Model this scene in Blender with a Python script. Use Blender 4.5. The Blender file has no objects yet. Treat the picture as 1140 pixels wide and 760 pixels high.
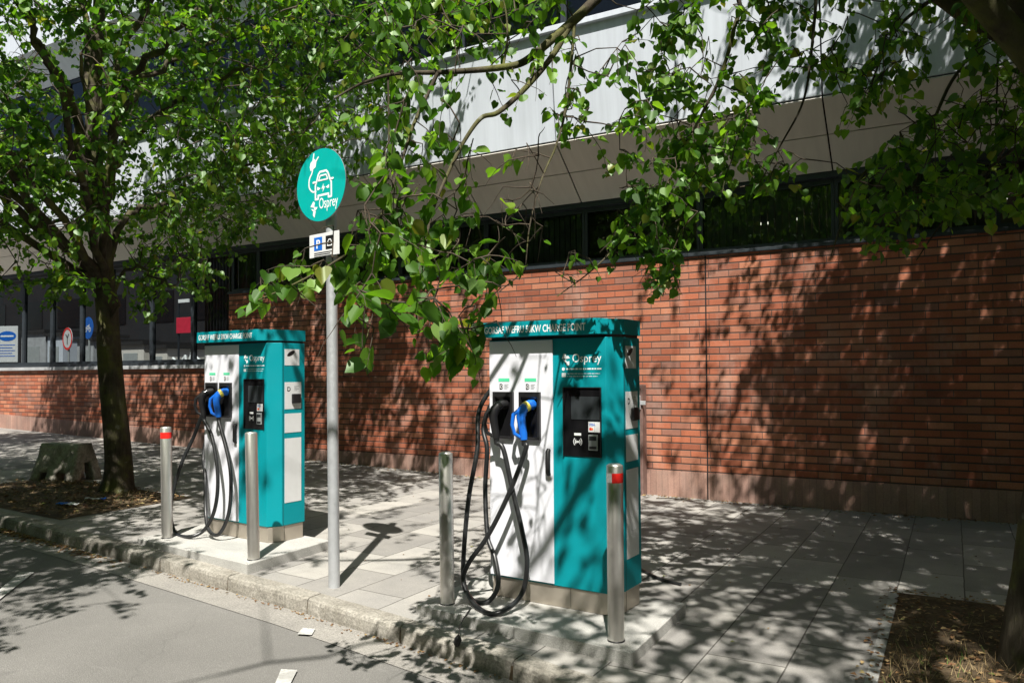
import bpy, bmesh, math, random
import numpy as np
from mathutils import Vector, Matrix
random.seed(7)
rng = np.random.default_rng(7)
sc = bpy.context.scene
col = sc.collection
R = math.radians

# ------------------------------------------------------------------ camera maths
F = 857.0; CX = 570.0; HY = 415.0; H = 1.60
yaw, pitch, roll = R(29.8), R(1.2), R(0.35)
PY = HY - F*math.tan(pitch)
fw = np.array([-math.sin(yaw)*math.cos(pitch), math.cos(yaw)*math.cos(pitch), math.sin(pitch)])
rt0 = np.array([math.cos(yaw), math.sin(yaw), 0.0]); up0 = np.cross(rt0, fw)
rt = rt0*math.cos(roll) - up0*math.sin(roll); up = up0*math.cos(roll) + rt0*math.sin(roll)
CAM = np.array([0, 0, H])
def ray(u, v): return fw + rt*(u-CX)/F + up*(PY-v)/F
def proj(p):
    d = np.asarray(p, float) - CAM; z = float(d@fw)
    if z < .05: return (-9999., -9999., z)
    return (CX + F*float(d@rt)/z, PY - F*float(d@up)/z, z)
def onY(u, v, Y): r = ray(u, v); return CAM + r*(Y/r[1])
def onZ(u, v, Z): r = ray(u, v); return CAM + r*((Z-H)/r[2])
def atD(u, v, d): return CAM + ray(u, v)*d
def g(X):                                   # the pavement rises gently to the left
    if X > -2: return 0.0
    if X > -4: return .025*(X+2)**2/4
    return .025*(-X-3)
def onG(u, v, off=0.0):
    z = 0.0
    for _ in range(30):
        q = onZ(u, v, z+off); z = .5*z + .5*g(q[0])
    return q
SUN = np.array([-.256, .507, -.823]); SUN /= np.linalg.norm(SUN)
SX, SY = SUN[0]/-SUN[2], SUN[1]/-SUN[2]      # shift per metre of height

# ------------------------------------------------------------------ object helpers
def tag(o, label=None, cat=None, group=None, kind=None):
    if label: o['label'] = label
    if cat: o['category'] = cat
    if group: o['group'] = group
    if kind: o['kind'] = kind
    return o
def empty(name, loc=(0,0,0), rz=0.0, label=None, cat=None, group=None):
    o = bpy.data.objects.new(name, None); col.objects.link(o)
    o.empty_display_size = .1
    o.location = loc; o.rotation_euler = (0, 0, rz)
    return tag(o, label, cat, group)
class MB:
    def __init__(s): s.v = []; s.f = []; s.sm = []
    def add(s, vs, fs, smooth=False):
        n = len(s.v); s.v += [tuple(map(float, p)) for p in vs]
        s.f += [tuple(i+n for i in q) for q in fs]; s.sm += [smooth]*len(fs); return s
    def box(s, a, b):
        (x0,y0,z0), (x1,y1,z1) = a, b
        vs = [(x0,y0,z0),(x1,y0,z0),(x1,y1,z0),(x0,y1,z0),(x0,y0,z1),(x1,y0,z1),(x1,y1,z1),(x0,y1,z1)]
        return s.add(vs, [(0,3,2,1),(4,5,6,7),(0,1,5,4),(1,2,6,5),(2,3,7,6),(3,0,4,7)])
    def prism(s, poly, z0, z1):              # plan polygon, counter-clockwise
        n = len(poly)
        vs = [(x,y,z0) for x,y in poly] + [(x,y,z1) for x,y in poly]
        fs = [tuple(range(n-1,-1,-1)), tuple(range(n,2*n))] + [(i,(i+1)%n,n+(i+1)%n,n+i) for i in range(n)]
        return s.add(vs, fs)
    def prism_xz(s, poly, y0, y1):           # elevation polygon, thickness along y
        n = len(poly)
        vs = [(x,y0,z) for x,z in poly] + [(x,y1,z) for x,z in poly]
        fs = [tuple(range(n)), tuple(range(2*n-1,n-1,-1))] + [(i,n+i,n+(i+1)%n,(i+1)%n) for i in range(n)]
        return s.add(vs, fs)
    def prism_yz(s, poly, x0, x1):
        n = len(poly)
        vs = [(x0,y,z) for y,z in poly] + [(x1,y,z) for y,z in poly]
        fs = [tuple(range(n)), tuple(range(2*n-1,n-1,-1))] + [(i,n+i,n+(i+1)%n,(i+1)%n) for i in range(n)]
        return s.add(vs, fs)
    def tube(s, pts, rad, n=8, cap=True, wob=0.0):
        pts = [np.asarray(p, float) for p in pts]; m = len(pts)
        if not hasattr(rad, '__len__'): rad = [rad]*m
        t0 = pts[1]-pts[0]; t0 = t0/(np.linalg.norm(t0)+1e-9)
        a = np.cross(t0, [0,0,1.0]);
        if np.linalg.norm(a) < .1: a = np.cross(t0, [1.0,0,0])
        a /= np.linalg.norm(a); vs = []
        for i in range(m):
            t = pts[min(i+1,m-1)] - pts[max(i-1,0)]; t = t/(np.linalg.norm(t)+1e-9)
            a = a - t*(a@t); a /= (np.linalg.norm(a)+1e-9); b = np.cross(t, a)
            for k in range(n):
                th = 2*math.pi*k/n; r = rad[i]
                if wob: r *= 1 + wob*(math.sin(3*th+i*.35)+.6*math.sin(5*th-i*.21))*.5
                vs.append(pts[i] + (a*math.cos(th)+b*math.sin(th))*r)
        fs = [(i*n+k, i*n+(k+1)%n, (i+1)*n+(k+1)%n, (i+1)*n+k) for i in range(m-1) for k in range(n)]
        s.add(vs, fs, True)
        if cap:
            s.add([vs[k] for k in range(n)], [tuple(range(n-1,-1,-1))]); s.add([vs[(m-1)*n+k] for k in range(n)], [tuple(range(n))])
        return s
    def lathe(s, prof, n=24, c=(0,0)):       # prof: list of (r,z)
        vs = []; m = len(prof)
        for r, z in prof:
            for k in range(n): vs.append((c[0]+r*math.cos(2*math.pi*k/n), c[1]+r*math.sin(2*math.pi*k/n), z))
        fs = [(i*n+k, i*n+(k+1)%n, (i+1)*n+(k+1)%n, (i+1)*n+k) for i in range(m-1) for k in range(n)]
        s.add(vs, fs, True)
        return s.add([vs[(m-1)*n+k] for k in range(n)], [tuple(range(n))])
    def stroke(s, pts, w, y, closed=False):  # flat ribbon with round joints in the xz plane
        P = [np.array(p, float) for p in pts]
        seg = list(zip(P, P[1:])) + ([(P[-1], P[0])] if closed else [])
        e = 0.0
        for a, b in seg:
            d = b-a; L = np.linalg.norm(d)
            if L < 1e-6: continue
            d /= L; nn = np.array([-d[1], d[0]])*w/2; e += .00003
            q = [a-nn, b-nn, b+nn, a+nn]
            s.add([(p[0], y-e, p[1]) for p in q], [(0,1,2,3)])
        for a in P:
            e += .00003
            s.add([(a[0]+w/2*math.cos(t), y-e, a[1]+w/2*math.sin(t)) for t in [k*math.pi/5 for k in range(10)]], [tuple(range(10))])
        return s
    def build(s, name, mat, parent=None, bevel=0.0, loc=None):
        me = bpy.data.meshes.new(name); me.from_pydata(s.v, [], s.f)
        me.polygons.foreach_set('use_smooth', s.sm); me.materials.append(mat); me.update()
        o = bpy.data.objects.new(name, me); col.objects.link(o)
        if parent: o.parent = parent
        if loc is not None: o.location = loc
        if bevel:
            m = o.modifiers.new('bevel', 'BEVEL'); m.width = bevel; m.segments = 2; m.limit_method = 'ANGLE'; m.angle_limit = R(40)
        return o
def catmull(pts, n=8):
    P = [np.asarray(p, float) for p in pts]; P = [2*P[0]-P[1]] + P + [2*P[-1]-P[-2]]; out = []
    for i in range(1, len(P)-2):
        for k in range(n):
            t = k/n
            out.append(.5*((2*P[i]) + (P[i+1]-P[i-1])*t + (2*P[i-1]-5*P[i]+4*P[i+1]-P[i+2])*t*t + (3*P[i]-P[i-1]-3*P[i+1]+P[i+2])*t**3))
    out.append(P[-2]); return out
def text_mesh(name, s, x, z, size, y, mat, parent, width=None, bold=0.0, face='front', align='LEFT'):
    cu = bpy.data.curves.new(name, 'FONT'); cu.body = s; cu.size = size; cu.align_x = align; cu.offset = bold
    cu.resolution_u = 3
    o = bpy.data.objects.new(name+'_tmp', cu); col.objects.link(o)
    bpy.context.view_layer.update()
    me = bpy.data.meshes.new_from_object(o.evaluated_get(bpy.context.evaluated_depsgraph_get()))
    bpy.data.objects.remove(o); me.name = name
    xs = [v.co.x for v in me.vertices]; w = max(xs)-min(xs) if xs else 1
    k = (width/w) if width else 1.0; x0 = min(xs)
    for v in me.vertices:
        a, b = v.co.x, v.co.y
        if width: a = (a-x0)*k
        if face == 'front': v.co = (x+a, y, z+b)
        else: v.co = (y, x+a, z+b)           # on a side facing +x
    me.materials.clear(); me.materials.append(mat)
    ob = bpy.data.objects.new(name, me); col.objects.link(ob); ob.parent = parent
    return ob
def copy_tree(o, parent=None):
    c = o.copy(); col.objects.link(c); c.parent = parent
    for ch in list(o.children): copy_tree(ch, c)
    return c

# ------------------------------------------------------------------ materials
class NT:
    def __init__(s, name):
        s.m = bpy.data.materials.new(name); s.m.use_nodes = True; s.t = s.m.node_tree; s.t.nodes.clear()
        s.out = s.n('ShaderNodeOutputMaterial'); s.b = s.n('ShaderNodeBsdfPrincipled'); s.l(s.b.outputs[0], s.out.inputs[0])
        s.tc = s.n('ShaderNodeTexCoord')
    def n(s, t, **k):
        o = s.t.nodes.new(t)
        for a, b in k.items(): setattr(o, a, b)
        return o
    def l(s, a, b): s.t.links.new(a, b)
    def noise(s, scale, detail=4, rough=.55, vec=None, sc3=None):
        o = s.n('ShaderNodeTexNoise'); o.inputs['Scale'].default_value = scale; o.inputs['Detail'].default_value = detail; o.inputs['Roughness'].default_value = rough
        v = vec or s.tc.outputs['Object']
        if sc3:
            mp = s.n('ShaderNodeMapping'); mp.inputs['Scale'].default_value = sc3; s.l(v, mp.inputs[0]); v = mp.outputs[0]
        s.l(v, o.inputs['Vector']); return o.outputs['Fac']
    def ramp(s, fac, stops):
        r = s.n('ShaderNodeValToRGB'); cr = r.color_ramp
        while len(cr.elements) > len(stops): cr.elements.remove(cr.elements[-1])
        while len(cr.elements) < len(stops): cr.elements.new(.5)
        for e, (p, c) in zip(cr.elements, stops):
            e.position = p; e.color = (c, c, c, 1) if not hasattr(c, '__len__') else (*c, 1)
        s.l(fac, r.inputs[0]); return r.outputs[0]
    def mix(s, fac, a, b, mode='MIX'):
        m = s.n('ShaderNodeMix', data_type='RGBA', blend_type=mode)
        for sock, v in ((m.inputs[0], fac), (m.inputs[6], a), (m.inputs[7], b)):
            if hasattr(v, 'is_linked') or hasattr(v, 'links'): s.l(v, sock)
            elif hasattr(v, '__len__'): sock.default_value = (*v, 1)
            else: sock.default_value = v
        return m.outputs[2]
    def math(s, op, a, b=None, c=None):
        m = s.n('ShaderNodeMath', operation=op)
        for i, v in enumerate((a, b, c)):
            if v is None: continue
            if hasattr(v, 'links'): s.l(v, m.inputs[i])
            else: m.inputs[i].default_value = v
        return m.outputs[0]
    def bump(s, h, strength=.3, dist=.01):
        b = s.n('ShaderNodeBump'); b.inputs['Strength'].default_value = strength; b.inputs['Distance'].default_value = dist
        s.l(h, b.inputs['Height']); s.l(b.outputs[0], s.b.inputs['Normal']); return b
    def set(s, **k):
        for a, v in k.items():
            i = s.b.inputs[{'color':'Base Color','rough':'Roughness','metal':'Metallic','spec':'Specular IOR Level','coat':'Coat Weight','emit':'Emission Color','es':'Emission Strength'}[a]]
            if hasattr(v, 'links'): s.l(v, i)
            elif hasattr(v, '__len__'): i.default_value = (*v, 1)
            else: i.default_value = v
        return s
def plain(name, c, rough=.5, metal=0.0, var=.12, scale=6, spec=.5, coat=0.0):
    t = NT(name); n = t.noise(scale, 5, .6)
    lo = [x*(1-var) for x in c]; hi = [min(1, x*(1+var)) for x in c]
    t.set(color=t.ramp(n, [(.3, lo), (.7, hi)]), metal=metal, spec=spec, coat=coat,
          rough=t.ramp(t.noise(scale*3, 3), [(.3, max(0, rough-.06)), (.7, min(1, rough+.08))]))
    return t.m
M = {}
M['teal'] = plain('teal_paint', (.0, .235, .275), .5, var=.04, scale=2, spec=.25)
M['white_door'] = plain('white_paint', (.66, .67, .72), .4, var=.04, scale=2)
M['sticker'] = plain('white_sticker', (.62, .63, .63), .5, var=.05)
M['text'] = plain('white_vinyl', (.8, .82, .82), .5, var=.01)
M['black'] = plain('black_plastic', (.012, .012, .013), .4, var=.2)
M['blackgloss'] = plain('black_gloss', (.008, .008, .009), .12, var=.1)
M['screen'] = plain('dark_screen', (.03, .035, .038), .2, var=.1)
M['blue'] = plain('blue_plastic', (.01, .14, .62), .35, var=.08)
M['yellow'] = plain('yellow_plastic', (.7, .6, .08), .4)
M['rubber'] = plain('rubber_cable', (.014, .015, .016), .38, var=.2, scale=20)
M['green'] = plain('green_vinyl', (.08, .55, .30), .5)
M['greyplastic'] = plain('grey_plastic', (.28, .30, .30), .4)
M['red'] = plain('red_reflective', (.75, .02, .015), .3, var=.05)
M['whiteband'] = plain('white_reflective', (.65, .66, .66), .3, var=.05)
M['orange'] = plain('orange_ink', (.8, .15, .03), .5)
M['bluesign'] = plain('blue_sign', (.01, .12, .5), .4)
M['tealsign'] = plain('teal_sign', (.0, .36, .33), .4, var=.03)
M['galv'] = plain('galvanised_steel', (.52, .54, .56), .42, metal=.55, var=.1, scale=12)
M['dark_frame'] = plain('dark_frame', (.02, .026, .032), .45, var=.2)
M['backdrop'] = plain('backdrop_black', (.007, .007, .008), .7, var=.3, scale=1)
M['backing'] = plain('dark_backing', (.01, .01, .01), .9)
M['coping'] = plain('grey_coping', (.33, .34, .35), .5, var=.2, scale=3)
M['redposter'] = plain('red_board', (.55, .02, .05), .6)
M['cabinet'] = plain('brown_cabinet', (.16, .10, .085), .6, var=.3, scale=9)

def brushed():
    t = NT('brushed_steel')
    n = t.noise(40, 4, .6, sc3=(1, 1, .04)); n2 = t.noise(5, 4)
    t.set(color=t.ramp(n2, [(.3, (.62, .60, .56)), (.7, (.74, .72, .68))]), metal=.92, rough=t.ramp(n, [(.3, .30), (.7, .46)]))
    t.bump(n, .08, .002); t.b.inputs['Anisotropic'].default_value = .4
    return t.m
M['steel'] = brushed()
M['plinthsteel'] = plain('plinth_steel', (.50, .45, .38), .42, metal=.75, var=.10, scale=3)
def brick(soldier=False, warm=1.0):
    t = NT('brickwork' if not soldier else 'soldier_brick_plinth')
    sp = t.n('ShaderNodeSeparateXYZ'); t.l(t.tc.outputs['Object'], sp.inputs[0]); cb = t.n('ShaderNodeCombineXYZ')
    if soldier: t.l(sp.outputs[2], cb.inputs[0]); t.l(sp.outputs[0], cb.inputs[1])
    else: t.l(sp.outputs[0], cb.inputs[0]); t.l(sp.outputs[2], cb.inputs[1])
    b = t.n('ShaderNodeTexBrick'); t.l(cb.outputs[0], b.inputs['Vector']); b.inputs['Scale'].default_value = 1
    b.inputs['Brick Width'].default_value = .252 if not soldier else 1.2
    b.inputs['Row Height'].default_value = .0866 if not soldier else .078
    b.inputs['Mortar Size'].default_value = .0045 if not soldier else .0016; b.inputs['Mortar Smooth'].default_value = .25
    b.offset = .5 if not soldier else 0
    b.inputs['Color1'].default_value = (0, 0, 0, 1); b.inputs['Color2'].default_value = (1, 1, 1, 1); b.inputs['Mortar'].default_value = (.5, .5, .5, 1); b.inputs['Bias'].default_value = 0
    mort = b.outputs['Fac']
    if not soldier:
        fr = t.math('FRACT', t.math('DIVIDE', sp.outputs[2], .0866))
        d = t.math('MINIMUM', fr, t.math('SUBTRACT', 1.0, fr))
        hz = t.ramp(d, [(.06, 1.0), (.12, 0.0)])
        mort2 = t.math('MAXIMUM', mort, hz)
    else: mort2 = mort
    if not soldier:
        c = t.ramp(b.outputs['Color'], [(0, (.23, .076, .044)), (.22, (.41, .136, .072)), (.45, (.31, .094, .050)), (.7, (.47, .192, .110)), (.88, (.35, .145, .090)), (1, (.26, .125, .092))])
    else:
        c = t.ramp(b.outputs['Color'], [(0, (.31, .19, .15)), (1, (.40, .25, .20))])
    big = t.ramp(t.noise(1.3, 5, .6), [(.3, (.66, .67, .70)), (.7, (1.14, 1.10, 1.07))])
    fine = t.ramp(t.noise(70, 4, .7), [(.25, (.75, .75, .75)), (.75, (1.15, 1.15, 1.15))])
    c = t.mix(1.0, t.mix(1.0, c, big, 'MULTIPLY'), fine, 'MULTIPLY')
    if not soldier:                          # pale efflorescence bloom and drips
        eff = t.ramp(t.noise(2.2, 6, .7, sc3=(1, 1, .45)), [(.52, 0.0), (.74, .30)])
        c = t.mix(eff, c, (.52, .42, .36))
    else:
        st = t.ramp(t.noise(3, 5, .6, sc3=(2.5, 1, .5)), [(.45, 0.0), (.8, .5)])
        c = t.mix(st, c, (.20, .165, .14))
    c = t.mix(mort2 if not soldier else t.math('MULTIPLY', mort2, .55), c, (.065, .050, .043))
    t.set(color=c, rough=.8, spec=.3)
    h = t.math('ADD', t.math('MULTIPLY', mort2, -1.0), t.math('MULTIPLY', t.noise(60, 4), .18))
    t.bump(h, .8, .008); return t.m
M['brick'] = brick(); M['soldier'] = brick(True)
def slabs():
    t = NT('paving_slabs')
    sp = t.n('ShaderNodeSeparateXYZ'); t.l(t.tc.outputs['Object'], sp.inputs[0]); cb = t.n('ShaderNodeCombineXYZ')
    t.l(t.math('ADD', sp.outputs[1], .35), cb.inputs[0]); t.l(t.math('ADD', sp.outputs[0], 30*.43+.375), cb.inputs[1])
    dn = t.n('ShaderNodeTexNoise'); dn.inputs['Scale'].default_value = 3; t.l(t.tc.outputs['Object'], dn.inputs['Vector'])
    mv = t.n('ShaderNodeVectorMath', operation='MULTIPLY_ADD'); t.l(dn.outputs['Color'], mv.inputs[0]); mv.inputs[1].default_value = (.012,)*3; t.l(cb.outputs[0], mv.inputs[2])
    b = t.n('ShaderNodeTexBrick'); t.l(mv.outputs[0], b.inputs['Vector']); b.inputs['Scale'].default_value = 1
    b.inputs['Brick Width'].default_value = .86; b.inputs['Row Height'].default_value = .43; b.inputs['Mortar Size'].default_value = .005; b.inputs['Mortar Smooth'].default_value = .3; b.offset = .5
    b.inputs['Color1'].default_value = (0, 0, 0, 1); b.inputs['Color2'].default_value = (1, 1, 1, 1)
    c = t.ramp(b.outputs['Color'], [(0, (.235, .228, .215)), (.5, (.31, .302, .285)), (1, (.37, .36, .335))])
    c = t.mix(1.0, c, t.ramp(t.noise(1.1, 6, .65), [(.3, (.74, .74, .75)), (.7, (1.1, 1.08, 1.05))]), 'MULTIPLY')
    c = t.mix(1.0, c, t.ramp(t.noise(110, 3, .7), [(.25, (.78,)*3), (.75, (1.18,)*3)]), 'MULTIPLY')
    vo = t.n('ShaderNodeTexVoronoi'); vo.inputs['Scale'].default_value = 5.5; t.l(t.tc.outputs['Object'], vo.inputs['Vector'])
    gum = t.ramp(vo.outputs['Distance'], [(.07, 1.0), (.10, 0.0)])
    gum = t.math('MULTIPLY', gum, t.ramp(t.noise(2.1, 2), [(.5, 0.0), (.56, .5)]))
    c = t.mix(gum, c, (.14, .135, .13))
    c = t.mix(t.ramp(t.noise(2.6, 6, .7), [(.55, 0.0), (.75, .4)]), c, (.17, .162, .15))
    c = t.mix(b.outputs['Fac'], c, (.10, .095, .085))
    t.set(color=c, rough=.85, spec=.25)
    t.bump(t.math('ADD', t.math('MULTIPLY', b.outputs['Fac'], -1.0), t.math('MULTIPLY', t.noise(90, 4), .15)), .6, .006); return t.m
M['slabs'] = slabs()
def ground_mat(name, c1, c2, fine=90, patch=1.5, dark=None, bump=.4, rough=.9):
    t = NT(name)
    c = t.ramp(t.noise(patch, 6, .65), [(.3, c1), (.7, c2)])
    c = t.mix(1.0, c, t.ramp(t.noise(fine, 3, .75), [(.3, (.6,)*3), (.7, (1.35,)*3)]), 'MULTIPLY')
    if dark:
        c = t.mix(t.ramp(t.noise(.8, 4, .6, sc3=(1, 3, 1)), [(.52, 0.0), (.7, .7)]), c, dark)
    t.set(color=c, rough=rough, spec=.25); t.bump(t.noise(fine, 5, .7), bump, .006); return t.m
def asphalt():
    t = NT('asphalt')
    c = t.ramp(t.noise(.9, 6, .65), [(.3, (.165, .160, .150)), (.7, (.215, .208, .195))])
    vo = t.n('ShaderNodeTexVoronoi'); vo.inputs['Scale'].default_value = 130; t.l(t.tc.outputs['Object'], vo.inputs['Vector'])
    c = t.mix(1.0, c, t.ramp(vo.outputs['Distance'], [(.1, (1.25,)*3), (.45, (.82,)*3)]), 'MULTIPLY')
    cr = t.n('ShaderNodeTexVoronoi', feature='DISTANCE_TO_EDGE'); cr.inputs['Scale'].default_value = .55
    dn = t.n('ShaderNodeTexNoise'); dn.inputs['Scale'].default_value = 2.5; dn.inputs['Detail'].default_value = 6; t.l(t.tc.outputs['Object'], dn.inputs['Vector'])
    mv = t.n('ShaderNodeVectorMath', operation='MULTIPLY_ADD'); t.l(dn.outputs['Color'], mv.inputs[0]); mv.inputs[1].default_value = (.5,)*3; t.l(t.tc.outputs['Object'], mv.inputs[2]); t.l(mv.outputs[0], cr.inputs['Vector'])
    crack = t.math('MULTIPLY', t.ramp(cr.outputs['Distance'], [(.001, 1.0), (.004, 0.0)]), .18)
    c = t.mix(crack, c, (.05, .05, .048))
    scuff = t.ramp(t.noise(1.6, 5, .7, sc3=(1, 4, 1)), [(.62, 0.0), (.75, .22)])
    c = t.mix(scuff, c, (.38, .37, .35))
    c = t.mix(t.ramp(t.noise(.7, 5, .7), [(.58, 0.0), (.70, .45)]), c, (.095, .093, .088))
    oil = t.n('ShaderNodeTexVoronoi'); oil.inputs['Scale'].default_value = 1.7; t.l(mv.outputs[0], oil.inputs['Vector'])
    c = t.mix(t.ramp(oil.outputs['Distance'], [(.05, .5), (.13, 0.0)]), c, (.06, .06, .06))
    t.set(color=c, rough=.88, spec=.25); t.bump(t.math('ADD', vo.outputs['Distance'], t.math('MULTIPLY', crack, -2.0)), .5, .005); return t.m
M['asphalt'] = asphalt()
M['kerbstone'] = ground_mat('kerb_stone', (.20, .185, .155), (.36, .34, .30), 60, 5, (.09, .085, .07), .8)
M['channel'] = ground_mat('channel_stone', (.21, .20, .185), (.29, .275, .25), 90, 2, None, .5)
M['concrete'] = ground_mat('pad_concrete', (.34, .335, .315), (.43, .425, .40), 160, 1.6, (.27, .265, .25), .2)
M['oldconcrete'] = ground_mat('old_concrete', (.22, .20, .17), (.46, .43, .37), 30, 7, (.10, .09, .075), .8)
M['soil'] = ground_mat('soil', (.055, .038, .022), (.13, .095, .055), 40, 5, (.03, .022, .014), 1.0)
M['plaster'] = plain('interior_plaster', (.30, .28, .25), .8)
M['floor'] = plain('interior_floor', (.12, .10, .09), .6)
M['curtain'] = plain('brown_curtain', (.16, .12, .10), .9, var=.3)
def worn_paint():
    t = NT('worn_road_paint'); c = t.ramp(t.noise(60, 4, .7), [(.3, (.45, .45, .43)), (.7, (.66, .66, .64))])
    w_ = t.ramp(t.noise(38, 6, .8), [(.50, 0.0), (.60, 1.0)]); w2 = t.ramp(t.noise(5, 3, .6), [(.35, 0.0), (.6, .65)])
    t.set(color=t.mix(t.math('MAXIMUM', t.math('MULTIPLY', w_, .8), w2), c, (.20, .195, .18)), rough=.85, spec=.2); t.bump(t.noise(90, 4), .4, .004); return t.m
M['roadpaint'] = worn_paint()
M['blind'] = plain('window_blind', (.26, .25, .22), .8, var=.15)
def panelmat(name, c, streak=.12):
    t = NT(name)
    cc = t.ramp(t.noise(2.0, 5, .6, sc3=(6, 1, .35)), [(.3, [x*(1-streak) for x in c]), (.7, c)])
    cc = t.mix(1.0, cc, t.ramp(t.noise(.6, 4), [(.3, (.9,)*3), (.7, (1.05,)*3)]), 'MULTIPLY')
    t.set(color=cc, rough=.5, spec=.4); t.bump(t.noise(1.5, 2), .05, .01); return t.m
M['fascia'] = panelmat('white_fascia', (.54, .58, .64), .16); M['soffit'] = panelmat('cream_soffit', (.60, .57, .52), .10)
def glassmat(name, tint, refl=1.0):
    t = NT(name); t.t.nodes.remove(t.b)
    tr = t.n('ShaderNodeBsdfTransparent'); tr.inputs[0].default_value = (*tint, 1)
    gl = t.n('ShaderNodeBsdfGlossy'); gl.inputs['Roughness'].default_value = .02; gl.inputs[0].default_value = (.75, .8, .85, 1)
    bn = t.n('ShaderNodeBump'); bn.inputs['Strength'].default_value = .05; bn.inputs['Distance'].default_value = .02; t.l(t.noise(1.2, 2), bn.inputs['Height']); t.l(bn.outputs[0], gl.inputs['Normal'])
    fr = t.n('ShaderNodeFresnel'); fr.inputs[0].default_value = 1.5
    m = t.n('ShaderNodeMixShader'); t.l(t.math('MULTIPLY', fr.outputs[0], refl), m.inputs[0]); t.l(tr.outputs[0], m.inputs[1]); t.l(gl.outputs[0], m.inputs[2]); t.l(m.outputs[0], t.out.inputs[0])
    return t.m
M['glass'] = glassmat('window_glass', (.40, .44, .45), .9)
M['darkglass'] = glassmat('tinted_glass', (.34, .37, .38), 1.1)
def leafmat(name, dark, mid, light, trans):
    t = NT(name); t.t.nodes.remove(t.b)
    ge = t.n('ShaderNodeNewGeometry')
    c = t.ramp(ge.outputs['Random Per Island'], [(0, dark), (.45, mid), (.93, light), (.995, (.17, .17, .025))])
    c = t.mix(1.0, c, t.ramp(t.noise(1.3, 3), [(.3, (.8,)*3), (.7, (1.15,)*3)]), 'MULTIPLY')
    d = t.n('ShaderNodeBsdfDiffuse'); t.l(c, d.inputs[0])
    tl = t.n('ShaderNodeBsdfTranslucent'); t.l(t.mix(1.0, c, trans, 'MULTIPLY'), tl.inputs[0])
    gl = t.n('ShaderNodeBsdfGlossy'); gl.inputs['Roughness'].default_value = .45; gl.inputs[0].default_value = (.6, .7, .55, 1)
    m1 = t.n('ShaderNodeMixShader'); m1.inputs[0].default_value = .5; t.l(d.outputs[0], m1.inputs[1]); t.l(tl.outputs[0], m1.inputs[2])
    m2 = t.n('ShaderNodeMixShader'); m2.inputs[0].default_value = .055; t.l(m1.outputs[0], m2.inputs[1]); t.l(gl.outputs[0], m2.inputs[2]); t.l(m2.outputs[0], t.out.inputs[0])
    return t.m
M['leaf'] = leafmat('lime_leaf', (.030, .086, .009), (.062, .155, .013), (.145, .270, .024), (2.1, 2.2, .7))
def barkmat():
    t = NT('bark')
    c = t.ramp(t.noise(9, 6, .7, sc3=(1, 1, .3)), [(.3, (.028, .022, .015)), (.7, (.10, .085, .06))])
    moss = t.ramp(t.noise(3, 5, .6), [(.48, 0.0), (.66, .75)])
    c = t.mix(moss, c, (.13, .14, .035)); 
    c = t.mix(t.ramp(t.noise(7, 3), [(.66, 0.0), (.72, .5)]), c, (.26, .26, .22))
    t.set(color=c, rough=.9, spec=.2); t.bump(t.noise(22, 6, .7, sc3=(1, 1, .25)), .9, .02); return t.m
M['bark'] = barkmat()
M['twig'] = plain('twig_bark', (.05, .036, .022), .8, var=.4, scale=8)
M['litter'] = (lambda t: (t.set(color=t.ramp(t.n('ShaderNodeNewGeometry').outputs['Random Per Island'], [(0, (.10, .045, .018)), (.5, (.22, .12, .05)), (.9, (.36, .26, .12)), (1, (.12, .14, .03))]), rough=.9), t.m)[1])(NT('dry_leaf'))
M['drygrass'] = (lambda t: (t.set(color=t.ramp(t.n('ShaderNodeNewGeometry').outputs['Random Per Island'], [(0, (.16, .10, .045)), (.5, (.32, .23, .11)), (.86, (.42, .33, .18)), (.9, (.07, .13, .02)), (1, (.09, .16, .03))]), rough=.9), t.m)[1])(NT('dry_grass'))

# ------------------------------------------------------------------ ground
KERB = [(-60, 5.6), (-30, 5.0), (-14, 4.55), (-8.7, 4.33), (-6.3, 4.19), (-4.0, 4.01), (-3.25, 3.92), (-2.26, 3.765), (-1.9, 3.66), (-.8, 3.45), (1, 3.1), (4, 2.5), (12, 1.3), (40, -2)]
KX = [k[0] for k in KERB]; KY = [k[1] for k in KERB]
def ky(X): return float(np.interp(X, KX, KY))
xs = sorted(set([-60, -45] + list(np.arange(-36, 10.01, .5)) + [15, 25, 40] + [k for k in KX]))
def strip(rows_fn, name, mat, kind='structure'):
    m = MB(); vs = []; n = None
    for X in xs:
        r = rows_fn(X); n = len(r); vs += [(X, y, z) for y, z in r]
    fs = [(i*n+k, (i+1)*n+k, (i+1)*n+k+1, i*n+k+1) for i in range(len(xs)-1) for k in range(n-1)]
    m.add(vs, fs); o = m.build(name, mat); tag(o, kind=kind); return o
strip(lambda X: [(ky(X)+.14, g(X)), (7, g(X)), (9.75, g(X))], 'pavement', M['slabs'])
RD = -.115
strip(lambda X: [(-9, g(X)+RD-.0), (-4, g(X)+RD+.02), (0, g(X)+RD+.015), (ky(X)+.02, g(X)+RD)], 'road', M['asphalt'])
strip(lambda X: [(ky(X)-.27, g(X)+RD+.006), (ky(X)+.02, g(X)+RD+.006)], 'drainage_channel', M['channel'])
strip(lambda X: [(-16, g(X)), (-9, g(X))], 'far_pavement', M['slabs'])
m = MB(); m.add([(-400,-400,-.5),(400,-400,-.5),(400,400,-.5),(-400,400,-.5)], [(0,1,2,3)]); tag(m.build('ground', M['soil']), kind='structure')
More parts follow.
